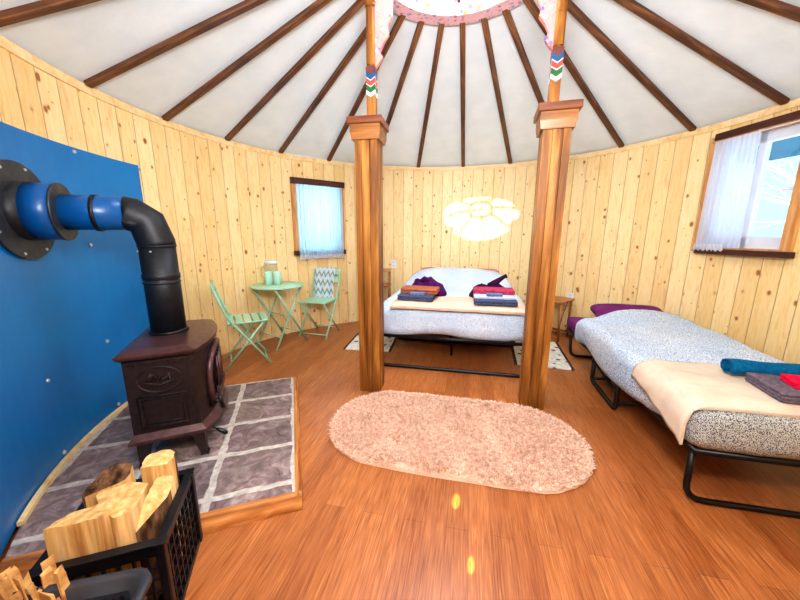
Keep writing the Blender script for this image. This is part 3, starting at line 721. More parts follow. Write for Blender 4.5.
bm = BM(); cyl(bm, h0 + wd * (WLn - .172), h0 + wd * (WLn - .06), .138, seg=48); obj('sleeve', bm, 'blue_pipe', fl)
bm = BM(); cyl(bm, h0 + wd * (WLn - .178), h0 + wd * (WLn - .167), .142, seg=48); obj('sleeve_end_plate', bm, 'flange', fl)
bm = BM(); cyl(bm, h0 + wd * (WLn - .065), h0 + wd * (WLn + .03), .1395, seg=48); obj('sleeve_collar', bm, 'black_pipe', fl)
fw = thing('wall_flange', 'round dark grey flue plate screwed onto the blue panel', 'flange', Vector((FX, FY, 0)) + h0 + wd * (WLn + .03))
rdir = Vector((fw.location.x, fw.location.y, 0)).normalized()
ctr = rdir * (RW - .055); ctr.z = PZ; fw.location = ctr
bm = BM(); cyl(bm, (0, 0, 0), rdir * -.012, .232, seg=56); obj('plate', bm, 'flange', fw)
tx = Vector((-rdir.y, rdir.x, 0))
for q in range(8):
    a = q * PI / 4 + .3; p = (tx * math.cos(a) + Vector((0, 0, 1)) * math.sin(a)) * .212 - rdir * .012; bm = BM(); cyl(bm, p, p - rdir * .005, .007, seg=10); obj('screw', bm, 'screw', fw)
# wall pipe screws
for a in (-1.1, -2.1):
    bm = BM(); p = Vector((math.cos(a) * pr_, math.sin(a) * pr_, 1.175)); cyl(bm, p, p * 1.0 + Vector((math.cos(a), math.sin(a), 0)) * .006, .005, seg=8); obj('screw', bm, 'screw', fl)

# ---------------------------------------------------------------- firewood crate, basket, kindling
CA = R_(31); cc = Vector((-.966, -1.752, 0))
ce1 = Vector((math.cos(CA), math.sin(CA), 0)); ce2 = Vector((-math.sin(CA), math.cos(CA), 0))
cr = thing('milk_crate', 'black plastic lattice crate full of split firewood beside the hearth', 'crate', cc, CA)
cx, cy, ch = .150, .158, .335
bm = BM()
for s in (-1, 1):
    for k in range(9): u = -cx + 2 * cx * k / 8; box(bm, (u, s * cy, ch / 2), (.006, .010, ch))
    for k in range(7): box(bm, (0, s * cy, .02 + k * .045), (2 * cx, .008, .005))
    for k in range(9): u = -cy + 2 * cy * k / 8; box(bm, (s * cx, u, ch / 2), (.010, .006, ch))
    for k in range(7): box(bm, (s * cx, 0, .02 + k * .045), (.008, 2 * cy, .005))
obj('lattice_wall', bm, 'crate', cr)
bm = BM()
for s in (-1, 1):
    box(bm, (0, s * cy, ch - .02), (2 * cx + .02, .016, .045), bev=.003); box(bm, (s * cx, 0, ch - .02), (.016, 2 * cy + .02, .045), bev=.003)
    box(bm, (0, s * cy, ch), (2 * cx + .034, .028, .008), bev=.002); box(bm, (s * cx, 0, ch), (.028, 2 * cy + .034, .008), bev=.002)
    for q in (-1, 1): box(bm, (s * cx, q * cy, ch / 2 + .003), (.026, .026, ch + .003), bev=.004)
    box(bm, (0, s * cy, .012), (2 * cx, .014, .022)); box(bm, (s * cx, 0, .012), (.014, 2 * cy, .022))
obj('rim', bm, 'crate', cr)
bm = BM(); box(bm, (0, 0, .01), (2 * cx - .01, 2 * cy - .01, .008)); obj('bottom', bm, 'crate', cr)

def log(top, L, down, label, bark=(), seed=0, cap='log_end'):
    """top: list of world points of the cut end; extruded along down; bark = side indices covered in bark"""
    rnd = random.Random(seed); tp = [Vector(p) for p in top]; c = sum(tp, Vector()) / len(tp); d = Vector(down).normalized()
    ax = (tp[1] - tp[0]).normalized(); q = (-d).to_track_quat('Z', 'Y'); base = c + d * L
    t = thing('firewood_log', label, 'firewood', base); t.rotation_mode = 'QUATERNION'; t.rotation_quaternion = q
    inv = (Matrix.Translation(base) @ q.to_matrix().to_4x4()).inverted(); loc = [inv @ p for p in tp]
    # subdivide outline for splintered edges
    n = len(loc); ring = []; own = []
    for i in range(n):
        a, b = loc[i], loc[(i + 1) % n]; k = 5
        for j in range(k):
            p = a.lerp(b, j / k)
            if j: out = (p - sum(loc, Vector()) / n); out.z = 0; p = p + out.normalized() * rnd.uniform(-.004, .006)
            if i in bark and j: out = (p - sum(loc, Vector()) / n); out.z = 0; p = p + out.normalized() * .014 * math.sin(PI * j / k)
            ring.append(p); own.append(i)
    bm = BM(); rows = []
    for lv in range(7):
        f = lv / 6; row = []
        for p in ring:
            z = p.z * f; s = 1 + .05 * (1 - f) + rnd.uniform(-.01, .01); row.append(bm.verts.new((p.x * s, p.y * s, z)))
        rows.append(row)
    m = len(ring); bs = []
    for A, B in zip(rows, rows[1:]):
        for i in range(m):
            f = bm.faces.new((A[i], A[(i + 1) % m], B[(i + 1) % m], B[i])); f.material_index = 2 if own[i] in bark else 0; f.smooth = own[i] in bark
    f = bm.faces.new(rows[-1]); f.material_index = 1; f = bm.faces.new(rows[0][::-1]); f.material_index = 1
    bmesh.ops.triangulate(bm, faces=[f for f in bm.faces if len(f.verts) > 4])
    obj('split_wood', bm, ['log_wood', cap, 'bark'], t)
    return t
LOGS = []  # filled below
def W(u, v, z): p = cc + ce1 * u + ce2 * v; return (p.x, p.y, z)
log([W(-.13, -.125, .44), W(-.0, -.14, .45), W(.02, -.06, .43), W(-.02, -.045, .43), W(-.11, -.055, .42)], .36, (-.05, 0, -1), 'large pale split log standing at the near left of the crate', (), 1)
log([W(.026, -.12, .425), W(.074, -.115, .43), W(.078, .0, .43), W(.02, .03, .43), W(-.08, .03, .41), W(-.05, -.03, .415)], .36, (0, 0, -1), 'pale split log in the middle of the crate, with a yellowish cut end', (), 2)
log([W(.08, -.13, .36), W(.135, .01, .385), W(.135, .05, .41), W(.088, .045, .415), W(.082, -.04, .41)], .33, (0, 0, -1), 'split log with rough dark bark facing the near right side of the crate', (0,), 3)
log([W(.03, .075, .445), W(.115, .07, .445), W(.125, .11, .455), W(.08, .135, .465), W(.04, .125, .46)], .42, (0, 0, -1), 'knotty split log standing tallest at the far right of the crate', (2,), 4)
log([W(-.13, .06, .385), W(-.02, .08, .41), W(-.01, .12, .435), W(-.06, .135, .445), W(-.12, .115, .41)], .38, (0, 0, -1), 'split log with smooth brown bark at the far left of the crate', (3, 4), 5, 'bark')

bk = thing('plastic_basket', 'charcoal plastic basket with slotted sides nearest the camera, in front of the crate', 'basket', (0, 0, 0), 0)
BA = R_(25); bc = Vector((-.785, -2.090, 0)); bk.location = bc; bk.rotation_euler = (0, 0, BA)
bx_, by_, bh = .165, .125, .352
def rrect(w, h, r, n=6): 
    out = []
    for (sx, sy, a0) in ((1, 1, 0), (-1, 1, 90), (-1, -1, 180), (1, -1, 270)):
        for i in range(n + 1): a = R_(a0 + 90 * i / n); out.append((sx * (w - r) + r * math.cos(a), sy * (h - r) + r * math.sin(a)))
    return out
bm = BM(); rows = []
for (w, h, z) in ((bx_ - .03, by_ - .03, .0), (bx_ - .03, by_ - .03, .002), (bx_ - .004, by_ - .004, bh), (bx_ + .018, by_ + .018, bh + .004), (bx_ + .02, by_ + .02, bh - .012), (bx_ + .004, by_ + .004, bh - .012), (bx_ - .022, by_ - .022, .004)):
    rows.append([bm.verts.new((p[0], p[1], z)) for p in rrect(w, h, .05)])
for A, B in zip(rows[1:], rows[2:]):
    for i in range(len(A)): f = bm.faces.new((A[i], A[(i + 1) % len(A)], B[(i + 1) % len(A)], B[i])); f.smooth = True
bm.faces.new(rows[1]); obj('basket_body', bm, 'basket', bk)
for s in (-1, 1):
    bm = BM(); tilt = math.atan2(.026, bh)
    box(bm, (0, s * (by_ - .0145 - .0075), bh - .09), (.25, .0015, .13), (-s * tilt, 0, 0), 0)
    for k in range(12):
        for j in range(4):
            z = bh - .045 - j * .03; off = (by_ - .0145 - .0075) + (z - (bh - .09)) * .0754; box(bm, (-.11 + k * .020, s * (off - .0012), z), (.008, .0025, .014), mi=1)
    obj('slotted_side', bm, ['basket', 'crate'], bk)
    bm = BM(); box(bm, (s * (bx_ - .0145 - .0075), 0, bh - .09), (.0015, .17, .13), (0, s * tilt, 0), 0)
    for k in range(8):
        for j in range(4):
            z = bh - .045 - j * .03; off = (bx_ - .0145 - .0075) + (z - (bh - .09)) * .0754; box(bm, (s * (off - .0012), -.07 + k * .020, z), (.0025, .008, .014), mi=1)
    obj('slotted_side', bm, ['basket', 'crate'], bk)
kl = ['upright', 'tilted', 'flat', 'short', 'long']
def stick(p, q, w, th, seed, label, group=None):
    rnd = random.Random(seed); p = Vector(p); q = Vector(q); d = q - p
    bm = BM(); n = 5; rows = []
    for i in range(n + 1):
        f = i / n; ww = w * (1 - .35 * abs(f - .45)) ; rows.append([bm.verts.new((x * ww / 2 + rnd.uniform(-.003, .003), y * th / 2 + rnd.uniform(-.002, .002), d.length * f + (rnd.uniform(-.012, .012) if i in (0, n) else 0))) for x, y in ((-1, -1), (1, -1), (1, 1), (-1, 1))])
    for A, B in zip(rows, rows[1:]):
        for k in range(4): bm.faces.new((A[k], A[(k + 1) % 4], B[(k + 1) % 4], B[k]))
    bm.faces.new(rows[0][::-1]); bm.faces.new(rows[-1])
    o = obj('kindling_stick', bm, 'kindling'); o.location = p; o.rotation_mode = 'QUATERNION'; o.rotation_quaternion = d.to_track_quat('Z', 'Y')
    return tag(o, label, 'kindling', group)
rk = random.Random(11)
for k in range(34):
    u = -.16 + .019 * k + rk.uniform(-.01, .01); base = Vector((-.84, -1.962, 0)) + Vector((-.88, -.47, 0)) * (.0095 * k + rk.uniform(-.008, .008)) + Vector((.4, -.8, 0)) * rk.uniform(-.01, .02)
    zt = .345 + .07 * rk.random()
    stick((base.x, base.y, .005 + .004 * (k % 3)), (base.x + rk.uniform(-.10, .02), base.y + rk.uniform(-.04, .02), zt), .020 + .018 * rk.random(), .006, k, 'pale splinter of kindling heaped between basket and crate', 'kindling heaped beside the basket')
e = Vector((math.cos(BA), math.sin(BA), 0)); g = Vector((-math.sin(BA), math.cos(BA), 0))
p = bc + e * -.13 + g * -.03; q = bc + e * -.02 + g * .10
stick((p.x, p.y, .10), (q.x, q.y, .345), .05, .014, 90, 'pale pointed kindling piece leaning inside the charcoal basket')
p = bc + e * -.10 + g * -.10; q = bc + e * -.12 + g * .04
stick((p.x, p.y, .02), (q.x, q.y, .31), .06, .016, 91, 'wide pale kindling piece lying low inside the charcoal basket')

# ---------------------------------------------------------------- rug and mats
rg = thing('shag_rug', 'oval pink beige shaggy rug on the floor between the two posts', 'rug', (.080, -.532, 0), R_(-1.2))
RL, RWd = .825, .43
def stad(x, y): return (max(0, abs(x) - (RL - RWd)) ** 2 + y * y) ** .5
bm = BM(); nb = 90; outer = []
for i in range(nb):
    a = 2 * PI * i / nb; cx_, sy_ = math.cos(a), math.sin(a); ex = (RL - RWd) * (1 if cx_ > 0 else -1) * min(1, abs(cx_) * 6)
    rr = RWd * (1 + .008 * math.sin(7 * a) + random.uniform(-.012, .012)); outer.append((ex + rr * cx_, rr * sy_))
prism(bm, outer, .001, .018, top=[(x * .985, y * .97) for x, y in outer]); obj('rug_base', bm, 'rug', rg)
bm = BM(); rr_ = random.Random(4); cnt = 0
while cnt < 26000:
    x = rr_.uniform(-RL, RL); y = rr_.uniform(-RWd, RWd); s = stad(x, y)
    if s > RWd * .985: continue
    cnt += 1; edge = max(0, (s / RWd - .9)) * 10
    dx, dy = rr_.uniform(-.014, .014), rr_.uniform(-.014, .014)
    if edge > 0: dx += .012 * edge * x / (abs(x) + .2); dy += .014 * edge * y / RWd
    h = (.032 + .012 * noise.noise(Vector((x * 6, y * 6, 0)))) * (1 - .45 * edge) + rr_.uniform(-.004, .004); w = .0048; a = rr_.uniform(0, 2 * PI)
    vs = [bm.verts.new((x + w * math.cos(a + q * 2.09), y + w * math.sin(a + q * 2.09), .014)) for q in range(3)]
    tv = [bm.verts.new((x + dx + .0022 * math.cos(a + q * 2.09), y + dy + .0022 * math.sin(a + q * 2.09), h)) for q in range(3)]
    for q in range(3): bm.faces.new((vs[q], vs[(q + 1) % 3], tv[(q + 1) % 3], tv[q]))
    bm.faces.new(tv)
o = obj('rug_pile', bm, 'rug_tuft', rg, norm=False); o['kind'] = 'stuff'
def mat_(x, y, w, l, rz, label):
    t = thing('floor_mat', label, 'mat', (x, y, 0), rz); bm = BM(); box(bm, (0, 0, .006), (w, l, .009)); obj('mat_cloth', bm, 'mat', t)
    rr = random.Random(int(x * 100))
    for s in (-1, 1):
        bm = BM(); n = int(l / .028); box(bm, (s * w / 2, 0, .006), (.006, l, .010))
        for k in range(n + 1): yy = -l / 2 + l * k / n; tube(bm, [(s * w / 2, yy, .006), (s * (w / 2 + .012), yy + rr.uniform(-.005, .005), .008), (s * (w / 2 + .024), yy + rr.uniform(-.009, .009), .004)], .0035, 4)
        obj('fringe', bm, 'fringe', t)
mat_(-.955, 1.155, .50, .76, R_(4), 'cream patterned mat with black fringe left of the double bed')
mat_(.925, 1.13, .50, .84, R_(-3), 'cream patterned mat with black fringe right of the double bed')

# ---------------------------------------------------------------- double bed
def sm(a, b, x): t = max(0, min(1, (x - a) / (b - a))); return t * t * (3 - 2 * t)
bd = thing('double_bed', 'double bed on a black metal frame with pale blue speckled comforter', 'bed', (0, 0, 0))
bx = .70; y0, y1 = .42, 2.20
bm = BM(); rz_ = .318
tube(bm, [(-bx, y0, rz_), (bx, y0, rz_), (bx, y1, rz_), (-bx, y1, rz_)], .016, 8, closed=True)
tube(bm, [(0, y0, rz_), (0, y1, rz_)], .014, 8); tube(bm, [(-bx, 1.3, rz_), (bx, 1.3, rz_)], .014, 8)
for k in range(8): box(bm, (0, y0 + .12 + k * .22, rz_ + .012), (2 * bx, .03, .006))
obj('frame', bm, 'black_metal', bd)
for y in (y0, 1.25, 2.1):
    bm = BM(); tube(bm, [(-bx + .02, y, rz_), (-bx + .02, y, .017), (bx - .02, y, .017), (bx - .02, y, rz_)], .017, 8, bend=.03); obj('leg_frame', bm, 'black_metal', bd)
for y in (.85, 1.7):
    bm = BM(); tube(bm, [(0, y, rz_), (0, y, .0)], .012, 8); obj('centre_leg', bm, 'black_metal', bd)
bm = BM(); soft(bm, (0, 1.32, .445), (1.36, 1.80, .20), .05, 8); obj('mattress', bm, 'white_plastic', bd)
def bedtop(x, y): return .185 * sm(1.5, 1.98, y) * (1 - min(1, abs(x) / .80) ** 4.5) - .05 * sm(2.1, 2.3, y)
def f_comf(q):
    x, y, z = q.x, q.y + 1.31, q.z + .485
    t = sm(.40, .62, z); zz = z + t * (bedtop(x, y) - .018)
    nn = noise.noise(Vector((x * 3.2, y * 3.2, z * 3))) * .014 + noise.noise(Vector((x * 9, y * 7, z * 6))) * .007
    bul = 0
    if z < .42: zz += .022 * math.sin(x * 7 + y * 5) ; bul = -.01
    ex = 1 - .12 * sm(1.5, 2.2, y) * t
    return Vector((x * ex + nn * .6, q.y + nn * .8, zz - .485 + nn * (1 if z > .5 else .3)))
bm = BM(); soft(bm, (0, 1.31, .485), (1.44, 1.84, .33), .11, 40, f_comf, segs=(46, 54, 12)); obj('comforter', bm, 'comforter', bd)
def pillow(name, c, s, rot, m, label, cat='pillow', parent=None, r=.06):
    bm = BM(); h = Vector(s) / 2
    def f(q):
        u, v = abs(q.x) / h.x, abs(q.y) / h.y; k = (1 - u ** 4) * (1 - v ** 4); return Vector((q.x * (1 - .06 * (1 - v)), q.y * (1 - .08 * (1 - u)), q.z * (.25 + .75 * k ** .5)))
    soft(bm, (0, 0, 0), s, r, 14, f, nz=.006, nsc=9); o = obj(name, bm, m, parent); o.location = c; o.rotation_euler = rot
    if not parent: tag(o, label, cat)
    return o
pillow('pillow', (-.30, 2.20, .715), (.54, .22, .15), (R_(25), 0, R_(0)), 'sheet_pink', 'dusty rose pillow peeking over the left head of the double bed')
pillow('pillow', (.30, 2.20, .715), (.54, .22, .15), (R_(25), 0, R_(0)), 'sheet_pink', 'dusty rose pillow peeking over the right head of the double bed')

# folded cloth: rounded slab with visible layered edges at the front
def folded(name, label, cat, c, s, rz, m, layers=2, tilt=(0, 0), nz=.003, droop=0):
    t = thing(name, label, cat, c, rz); bm = BM(); h = s[2] / layers
    for k in range(layers):
        soft(bm, (0, 0, h * (k + .5)), (s[0] - .004 * (k % 2), s[1] - .006 * ((k + 1) % 2), h * 1.12), h * .5, 8, lambda q: Vector((q.x, q.y + .003 * noise.noise(q * 20) + (.010 * noise.noise(Vector((q.x * 4, 0, 0))) if droop else 0), q.z + nz * noise.noise(q * 11) - droop * (max(0, -q.y / s[1] * 2 - .45) ** 2 + .5 * max(0, abs(q.x) / s[0] * 2 - .85) ** 1.0))), segs=(20, 12, 4))
    o = obj('folded_cloth', bm, m, t); o.rotation_euler = (tilt[0], tilt[1], 0); return t
ZT = .638
folded('folded_blanket', 'peach folded blanket laid across the foot of the double bed', 'blanket', (.045, .565, ZT - .010), (1.20, .44, .030), R_(0), 'peach', 2, nz=.006, droop=.09)
folded('bath_towel', 'slate blue folded towel at the bottom of the left stack on the double bed', 'towel', (-.335, .545, ZT + .026), (.34, .22, .05), R_(-2), 'navy', 2)
folded('bath_towel', 'rust orange folded towel on the left stack of the double bed', 'towel', (-.315, .63, ZT + .076), (.36, .20, .05), R_(-3), 'orange_terry', 2)
folded('washcloth', 'small pale and blue grey washcloth before the rust orange towel', 'towel', (-.315, .475, ZT + .078), (.14, .07, .026), R_(-2), 'mid_terry', 2)
folded('bath_towel', 'slate blue folded towel at the bottom of the right stack on the double bed', 'towel', (.385, .50, ZT + .026), (.37, .23, .045), R_(1), 'navy', 2)
folded('bath_towel', 'pale grey folded towel under the raspberry towel on the double bed', 'towel', (.375, .545, ZT + .071), (.36, .22, .028), R_(1), 'pale_terry', 1)
folded('bath_towel', 'raspberry pink folded towel on the right stack of the double bed', 'towel', (.375, .62, ZT + .099), (.37, .19, .042), R_(1), 'pink_terry', 2)
folded('washcloth', 'small dark blue grey washcloth before the raspberry pink towel', 'towel', (.375, .465, ZT + .099), (.14, .06, .022), R_(1), 'mid_terry', 2)
def bundle(label, c, s, m, knot, rz=0):
    t = thing('plush_blanket', label, 'blanket', c, rz); bm = BM(); h = Vector(s) / 2
    def f(q):
        u = q.x / h.x; k = 1 - .55 * abs(u) ** 2.2; w = 1 + .12 * math.sin(q.x * 40 + q.y * 15); return Vector((q.x, q.y * (.7 + .3 * k), (q.z + h.z) * k * w - 0))
    soft(bm, (0, 0, 0), s, min(s) * .49, 16, f, nz=.022, nsc=13); obj('rolled_cloth', bm, m, t)
    bm = BM()
    if knot: tube(bm, [(-.03, -.02, s[2] * .85), (.03, -.03, s[2] * 1.12), (.10, -.02, s[2] * 1.42), (.13, -.02, s[2] * 1.5)], [.035, .03, .018, .02], 10)
    else: tube(bm, [(-.08, -.05, s[2] * .8), (-.01, -.06, s[2] * 1.06), (.06, -.05, s[2] * .95)], [.02, .028, .015], 10)
    obj('cloth_knot', bm, m, t)
bundle('dark plum plush blanket bundled behind the rust orange towel on the bed', (-.275, .84, ZT - .01), (.42, .22, .19), 'plum', False, R_(-8))
bundle('dark plum plush blanket with a knotted tip behind the raspberry towel on the bed', (.375, .80, ZT - .01), (.42, .22, .17), 'plum_dark', True, R_(2))

# ---------------------------------------------------------------- folding cot
ct = thing('folding_cot', 'black framed folding cot with spotted comforter along the right wall', 'bed', (0, 0, 0))
qx0, qx1, qy0, qy1 = 1.175, 2.06, -.90, 1.15
bm = BM(); zf = .298
tube(bm, [(qx0 + .03, qy0, zf), (qx1 - .02, qy0, zf), (qx1 - .02, qy1, zf - .02), (qx0 + .03, qy1, zf - .02)], .017, 8, closed=True)
for y in (-.45, .1, .6): tube(bm, [(qx0 + .03, y, zf), (qx1 - .02, y, zf)], .013, 8)
obj('frame', bm, 'black_metal', ct)
bm = BM(); tube(bm, [(1.215, -.86, zf), (1.215, -.86, .016), (2.04, -.86, .016), (2.04, -.86, zf)], .0145, 10, bend=.09); obj('foot_leg', bm, 'black_metal', ct)
bm = BM(); tube(bm, [(1.22, 1.08, zf - .02), (1.235, 1.08, .016), (2.03, 1.08, .016), (2.03, 1.08, zf - .02)], .015, 10, bend=.07); obj('head_leg', bm, 'black_metal', ct)
for s, xx in ((0, 1.235), (1, 2.0)):
    bm = BM(); tube(bm, [(xx, .44, zf), (xx, .44, .03), (xx, -.03, .02), (xx, -.03, zf)], .017, 8, bend=.04); tube(bm, [(xx, .44, .20), (xx, -.03, .14)], .010, 8); tube(bm, [(xx, .40, .07), (xx, .05, .24)], .009, 8); obj('middle_leg', bm, 'black_metal', ct)
for yy, zz in ((.44, .05), (-.03, .08)): bm = BM(); tube(bm, [(1.235, yy, zz), (2.0, yy, zz)], .013, 8); obj('cross_bar', bm, 'black_metal', ct)
bm = BM(); soft(bm, (1.63, .165, .36), (.88, 2.07, .13), .04, 8, segs=(8, 16, 4)); obj('mattress', bm, 'purple', ct)
def f_c2(q):
    x, y, z = q.x, q.y + .005, q.z + .417; u = x / .465
    t = sm(.38, .52, z); lift = (.055 * sm(.35, .95, y) * (1 - min(1, abs(u - .25)) ** 2) - .025 * sm(.6, 1.05, y) * sm(-.2, -1.0, u)) * t
    nn = noise.noise(Vector((x * 4 + 3, y * 2.5, z * 3))) * .018 + noise.noise(Vector((x * 12, y * 8, z * 6))) * .008
    zz = z + lift
    if z < .38: zz += .03 * math.sin(y * 5 + x * 3) * (1 if y > -.7 else .2) - (.04 * sm(-.85, -.5, y) if u < -.6 else 0) 
    pull = .17 * sm(.1, -1.0, u) * sm(.45, .95, y); return Vector((x + nn * .5, q.y + nn * .4 - pull, zz - .417 + nn * (1 if z > .45 else .25)))
bm = BM(); soft(bm, (1.625, .005, .417), (.955, 1.91, .226), .085, 30, f_c2, segs=(36, 64, 12))
for f in bm.faces:
    c_ = f.calc_center_median()
    if c_.y < -.88 and c_.z < .55: f.material_index = 1
obj('comforter', bm, ['comforter2', 'comforter_end'], ct)
pillow('pillow', (1.74, 1.10, .495), (.66, .30, .15), (R_(8), 0, R_(-3)), 'purple', 'purple pillow at the far head end of the cot, partly under the comforter')
# draped beige blanket
tb = thing('fleece_blanket', 'beige fleece blanket draped over the foot corner of the cot', 'blanket', (0, 0, 0)); bm = BM()
def sect(s, y):   # s metres along the section from the left hem
    hang = .03 + .085 * sm(-.45, -.90, y); r = .075; xl = 1.135; zt = .548
    if s < hang: return xl - .004, zt - r - (hang - s)
    s -= hang; arc = r * PI / 2
    if s < arc: a = s / r; return xl + r - r * math.cos(a), zt - r + r * math.sin(a)
    return xl + r + (s - arc), zt
rows = []; NY, NX = 34, 60
for th_ in (0, .012):
    g = []
    for j in range(NY + 1):
        v = j / NY; row = []
        for i in range(NX + 1):
            s = (1.06) * i / NX
            far = -.42 - .06 * sm(.3, .9, s); y = -.905 + (far + .905) * v
            x, z = sect(s, y); w = .006 * noise.noise(Vector((x * 7, y * 9, 1))) + .004 * math.sin(y * 40 + x * 6) * sm(1.5, 1.15, x)
            fr = 0
            if v < .12: fr = .05 * (1 - v / .12) ** 2
            row.append(bm.verts.new((x - (.012 - th_) * (1 if s < .2 else 0), y - .012 * (1 if v == 0 else 0), z + w - fr * .55 + (th_ if s > .15 else 0))))
        g.append(row)
    rows.append(g)
    for A, B in zip(g, g[1:]):
        for i in range(NX): f = bm.faces.new((A[i], A[i + 1], B[i + 1], B[i])); f.smooth = True
g0, g1 = rows
for i in range(NX): bm.faces.new((g0[0][i], g0[0][i + 1], g1[0][i + 1], g1[0][i])); bm.faces.new((g0[-1][i], g0[-1][i + 1], g1[-1][i + 1], g1[-1][i]))
for j in range(NY): bm.faces.new((g0[j][0], g0[j + 1][0], g1[j + 1][0], g1[j][0])); bm.faces.new((g0[j][-1], g0[j + 1][-1], g1[j + 1][-1], g1[j][-1]))
obj('blanket_cloth', bm, 'beige', tb)
folded('bath_towel', 'grey folded towel on the beige blanket of the cot', 'towel', (1.75, -.78, .562), (.50, .24, .045), R_(-6), 'grey_terry', 3)
# rolled teal towel: spiral
t = thing('bath_towel', 'teal rolled towel lying on the cot behind the grey towel', 'towel', (1.755, -.585, .564), R_(-3)); bm = BM()
sp = []
for i in range(60):
    a = i / 59 * 5.2 * PI; r = .010 + .037 * i / 59; sp.append((r * math.cos(a), r * math.sin(a)))
sp_in = [(r_[0] * (1 - .006 / max(.011, math.hypot(*r_))), r_[1] * (1 - .006 / max(.011, math.hypot(*r_)))) for r_ in sp]
L = .56; rows = []
for k in range(13):
    x = -L / 2 + L * k / 12; rows.append([[bm.verts.new((x + .004 * noise.noise(Vector((y * 60, z * 60, 0))), y * 1.15 + .002 * math.sin(k * 2), z * .92 + .041 + .003 * math.sin(k * 1.3))) for y, z in path] for path in (sp, sp_in)])
for A, B in zip(rows, rows[1:]):
    for q in (0, 1):
        for i in range(59): f = bm.faces.new((A[q][i], A[q][i + 1], B[q][i + 1], B[q][i])); f.smooth = True
for e_ in (0, -1):
    for i in range(59): bm.faces.new((rows[e_][0][i], rows[e_][0][i + 1], rows[e_][1][i + 1], rows[e_][1][i]))
obj('rolled_cloth', bm, 'teal', t)
folded('fleece_scarf', 'crimson red folded cloth on top of the grey towel on the cot', 'cloth', (1.76, -.80, .607), (.36, .12, .03), R_(-12), 'red', 3, nz=.012)

# ---------------------------------------------------------------- bistro set
tb = thing('bistro_table', 'round mint green folding bistro table by the pine wall', 'table', (-1.985, .80, 0), math.atan2(-.28, .96))
bm = BM(); lathe(bm, [(.0005, .708), (.285, .708), (.288, .704), (.288, .690), (.284, .686), (.280, .700), (.0005, .702)], 48); obj('table_top', bm, 'mint_top', tb)
for w_, k in ((.185, 1), (.16, -1)):     # two crossing leg frames
    bm = BM()
    for s in (-1, 1): tube(bm, [(s * w_, -.20 * k, .69), (s * w_, .22 * k, .008)], .010, 8)
    tube(bm, [(-w_, .14 * k, .14), (w_, .14 * k, .14)], .007, 8); tube(bm, [(-w_, -.20 * k, .69), (w_, -.20 * k, .69)], .009, 8)
    obj('leg_frame', bm, 'mint', tb)
bm = BM(); tube(bm, [(-.16, 0, .36), (.185, 0, .36)], .006, 8); tube(bm, [(.0, -.10, .5), (.0, .10, .25)], .004, 6); obj('brace', bm, 'mint', tb)
def chair(label, loc, rz):    # local: faces -y, width along x
    t = thing('bistro_chair', label, 'chair', loc, rz, 'mint folding bistro chairs'); w = .185; k = .0085
    for s in (-1, 1):
        bm = BM(); tube(bm, [(s * w, -.20, .01), (s * w, .10, .44), (s * w, .16, .54), (s * w, .25, .825)], .011, 8, bend=.04); obj('back_upright', bm, 'mint', t)
        bm = BM(); tube(bm, [(s * (w - .03), .20, .01), (s * (w - .03), -.17, .445)], .010, 8); obj('rear_leg', bm, 'mint', t)
    for i in range(5):
        bm = BM(); y = -.175 + .075 * i; box(bm, (0, y, .456), (2 * w - .03, .058, .008), bev=.002); obj('seat_slat', bm, 'mint_top', t)
    bm = BM()
    for s in (-1, 1): tube(bm, [(s * (w - .016), -.20, .448), (s * (w - .016), .155, .446)], .009, 6)
    obj('seat_rail', bm, 'mint', t)
    for z, y in ((.79, .240), (.69, .207)):
        bm = BM(); box(bm, (0, y, z), (2 * w, .008, .062), (R_(-17), 0, 0), bev=.002); obj('back_slat', bm, 'mint_top', t)
    bm = BM(); tube(bm, [(-w, -.17, .055), (w, -.17, .055)], .006, 6); tube(bm, [(-w + .03, .15, .07), (w - .03, .15, .07)], .006, 6); obj('stretcher', bm, 'mint', t)
    return t
chair('mint green folding bistro chair between the stove and the table, nothing on it', (-2.015, .235, 0), R_(131))
chair('mint green folding bistro chair under the small window with a towel on its back', (-1.70, 1.235, 0), R_(-4))
# zigzag towel on chair back
t = thing('hand_towel', 'grey and white zigzag patterned towel hung over the mint chair back', 'towel', (-1.70, 1.235, 0), R_(-4)); bm = BM(); g = []
prof = [(.165 - .012, .44), (.17 - .012, .55), (.188 - .010, .66), (.214 - .008, .76), (.234, .825), (.248, .842), (.262, .838), (.258, .78), (.25, .70)]
for (y, z) in prof:
    row = []
    for i in range(25): s = i / 24; row.append(bm.verts.new((-.155 + .29 * s - .01 * (1 - (z - .4)), y - .006 + .007 * math.sin(s * 17 + z * 3) * (.85 - z) * 3, z)))
    g.append(row)
for A, B in zip(g, g[1:]):
    for i in range(24): bm.faces.new((A[i], A[i + 1], B[i + 1], B[i])).smooth = True
obj('towel_cloth', bm, 'zigzag', t)
bm = BM()
for k in range(26): x = -.155 + .27 * k / 25; tube(bm, [(x, .146, .445), (x + random.uniform(-.006, .006), .144, .425), (x + random.uniform(-.01, .01), .143, .40)], .0022, 4)
obj('tassels', bm, 'navy', t)
